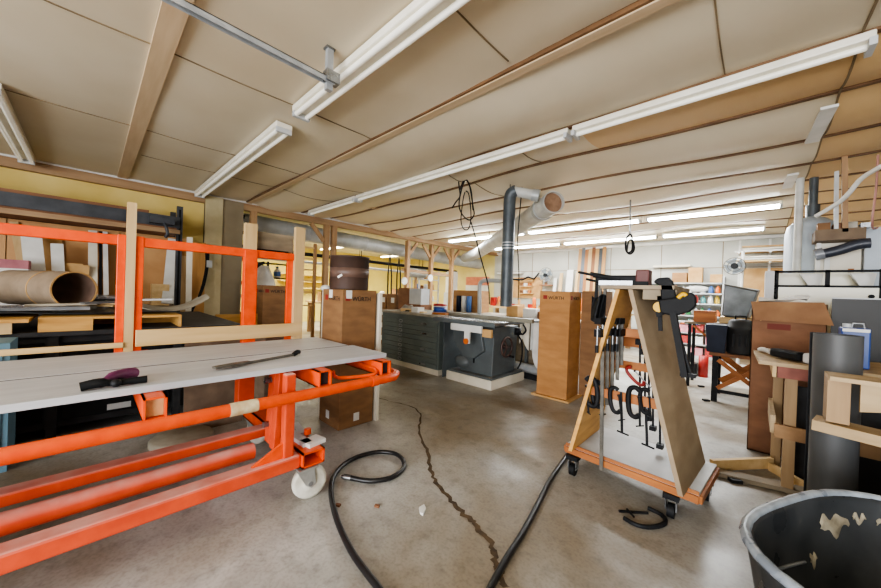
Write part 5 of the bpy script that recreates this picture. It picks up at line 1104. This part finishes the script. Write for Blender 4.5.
# bottle shelves
t = thing('bottle_shelves', 'white open wall shelves crowded with small bottles behind the clamp rack', 'shelf', (-1.3, 10.2, .6))
SZ = (.65, .95, 1.25, 1.5, 1.75)
for z in SZ: MB().bx(-2.1, -.55, 10.12, 10.42, z-.03, z).build('shelf_board', M_greyw, t)
for x in (-2.1, -.55): MB().bx(x-.02, x+.02, 10.12, 10.44, 0, 1.9).build('upright', M_greyw, t)
ks = list(M_bottle); proto = {}
for k_ in ks:
    b = MB().lathe([(.001, 0), (.045, 0), (.048, .01), (.048, .12), (.03, .15), (.018, .16), (.018, .185), (.001, .186)], (0, 0, 0), 10)
    proto[k_] = b
rr = random.Random(9)
for zi, z in enumerate(SZ[:4]):
    for i in range(11):
        k_ = rr.choice(ks); x = -2.0+i*.135+rr.uniform(-.015, .015)
        key = ('bottle_mesh', k_)
        if key not in proto:
            o = proto[k_].build('bottle', M_bottle[k_], None, base=(0, 0, 0)); proto[key] = o
        else:
            o = proto[key].copy(); col.objects.link(o)
        o.location = (x, 10.2+rr.uniform(-.02, .05), z+.001); o.scale = (1, 1, rr.uniform(.8, 1.1))
        meta(o, 'small %s bottle on the %s shelf of the white wall shelves' % (k_, ('lowest', 'second', 'third', 'fourth')[zi]), 'bottle', 'small bottles on the white wall shelves')
for (x0, x1, z1, m_, lb) in ((-1.55, -1.25, 2.0, M_card, 'small brown carton on top of the white wall shelves'), (-1.22, -.95, 2.12, M_cardt, 'taller tan carton on top of the white wall shelves'), (-.8, -.58, 1.95, M_cardt, 'low tan carton at the right on top of the wall shelves')):
    simple('shelf_carton', lb, 'box', MB().bx(x0, x1, 10.13, 10.38, 1.753, z1), m_)
simple('plastic_bag', 'white plastic bag on the top of the white wall shelves between cartons', 'bag', MB().ell((-1.05, 10.2, 1.60), (.25, .08, .08), 10, 6), M_clothw)
t = thing('low_drawer_unit', 'low pinkish steel parts rack standing on the floor below the bottle shelves', 'rack', (-1.1, 9.6, 0))
MB().bx(-1.9, -.5, 9.5, 9.9, 0, .06).build('base', M_greyw, t)
for z in (.3, .55, .8): MB().bx(-1.9, -.5, 9.5, 9.9, z, z+.02).build('shelf', M_greyw, t)
for x in (-1.9, -.5): MB().bx(x-.02, x+.02, 9.5, 9.9, 0, .85).build('upright', M_greyw, t)
for i in range(15):
    simple('parts_bin', '%s plastic parts bins on the %s shelf of the low parts rack' % (('pink', 'red', 'white')[i % 3], ('lowest', 'middle', 'top')[i//5]), 'bin', MB().bx(-1.85+.265*(i % 5), -1.63+.265*(i % 5), 9.52, 9.85, (.063, .323, .573)[i//5], (.063, .323, .573)[i//5]+.17), (M_bottle['pink'], M_bottle['red'], M_white)[i % 3], 'parts bins on the low rack')
# long bench along the back wall with clutter
t = thing('back_workbench', 'long wooden workbench along the back wall crowded with boxes and tools', 'workbench', (-4.2, 9.4, 0))
MB().bx(-6.6, -2.3, 9.0, 9.8, .86, .91).build('bench_top', M_woodx, t)
for x in (-6.5, -4.4, -2.4):
    for y in (9.06, 9.74): MB().bx(x-.05, x+.05, y-.05, y+.05, 0, .86).build('leg', M_timber, t)
MB().bx(-6.5, -2.4, 9.1, 9.7, .3, .34).build('lower_shelf', M_woodx, t)
rr = random.Random(21)
pal = [('red', M_red), ('white', M_white), ('tan', M_cardt), ('brown', M_cardr), ('blue', M_bottle['blue']), ('orange', M_bottle['orange']), ('grey', M_greyw), ('black', M_iron)]
x = -6.5; i = 0
while x < -2.45:
    w_ = rr.uniform(.1, .28); hgt = rr.uniform(.08, .38); nm_, m_ = pal[(i*5+i//3) % 8]
    y = 9.12+rr.uniform(0, .3)
    where = 'far left' if x < -5.5 else 'left middle' if x < -4.5 else 'right middle' if x < -3.4 else 'right end'
    form = i % 3
    if form == 0: b = MB().bx(x, x+w_, y, y+.2, .911, .911+hgt); kd = 'box'
    elif form == 1: b = MB().lathe([(.001, 0), (w_/2.2, 0), (w_/2.2, hgt*.8), (w_/4, hgt), (.001, hgt)], (x+w_/2, y+.1, .911), 12); kd = 'can'
    else: b = MB().bx(x, x+w_, y, y+.16, .911, .911+hgt*.4).bx(x+w_*.3, x+w_*.5, y+.04, y+.12, .911+hgt*.4, .911+hgt); kd = 'tool'
    simple('bench_'+kd, '%s %s on the back workbench, %s' % (nm_, kd, where), kd, b, m_, 'clutter on the back workbench')
    x += w_+rr.uniform(.02, .08); i += 1

simple('hanging_cable', 'thin black cable dropping straight down just right of the drop pipe', 'cable', MB().tube([Vector((-2.40, 4.1, 2.8)), ony(517.5, 240, 4.1), ony(518, 255, 4.1), ony(519, 280, 4.1), ony(518, 300, 4.1)], .008, 6, sub=3), M_black)  # thin_cable

# ================================================================== LIGHT
def area(name, loc, target, sx, sy, power, color=(1, 1, 1)):
    d = bpy.data.lights.new(name, 'AREA'); d.shape = 'RECTANGLE'; d.size = sx; d.size_y = sy; d.energy = power; d.color = color
    o = bpy.data.objects.new(name, d); col.objects.link(o); o.location = loc
    o.rotation_euler = (Vector(target)-Vector(loc)).to_track_quat('-Z', 'Y').to_euler(); return o
w_ = bpy.data.worlds.new('world'); sc.world = w_; w_.use_nodes = True
w_.node_tree.nodes['Background'].inputs[0].default_value = (.80, .89, 1, 1); w_.node_tree.nodes['Background'].inputs[1].default_value = 1.2
# added fill lamp in the unseen door opening behind the camera
area('door_fill', (.5, YF+.05, 1.4), (-1.0, 4, 1.2), 5.6, 2.3, 370, (.96, .97, 1))
# light thrown by the two lit rows and the side room lamps
area('lit_row_glow', (-3, 7.05, 2.66), (-3, 7.05, 0), 6.2, .25, 210, (.95, .98, 1))
area('back_row_glow', (-3, 9.05, 2.66), (-3, 9.05, 0), 6.2, .25, 60, (.95, .98, 1))
area('side_room_glow', (-10, 5.5, 2.6), (-10, 5.5, 0), 2, 6, 240, (1, .95, .8))
sc.view_settings.view_transform = 'AgX'
sc.view_settings.look = 'AgX - Medium High Contrast'
sc.view_settings.exposure = .8
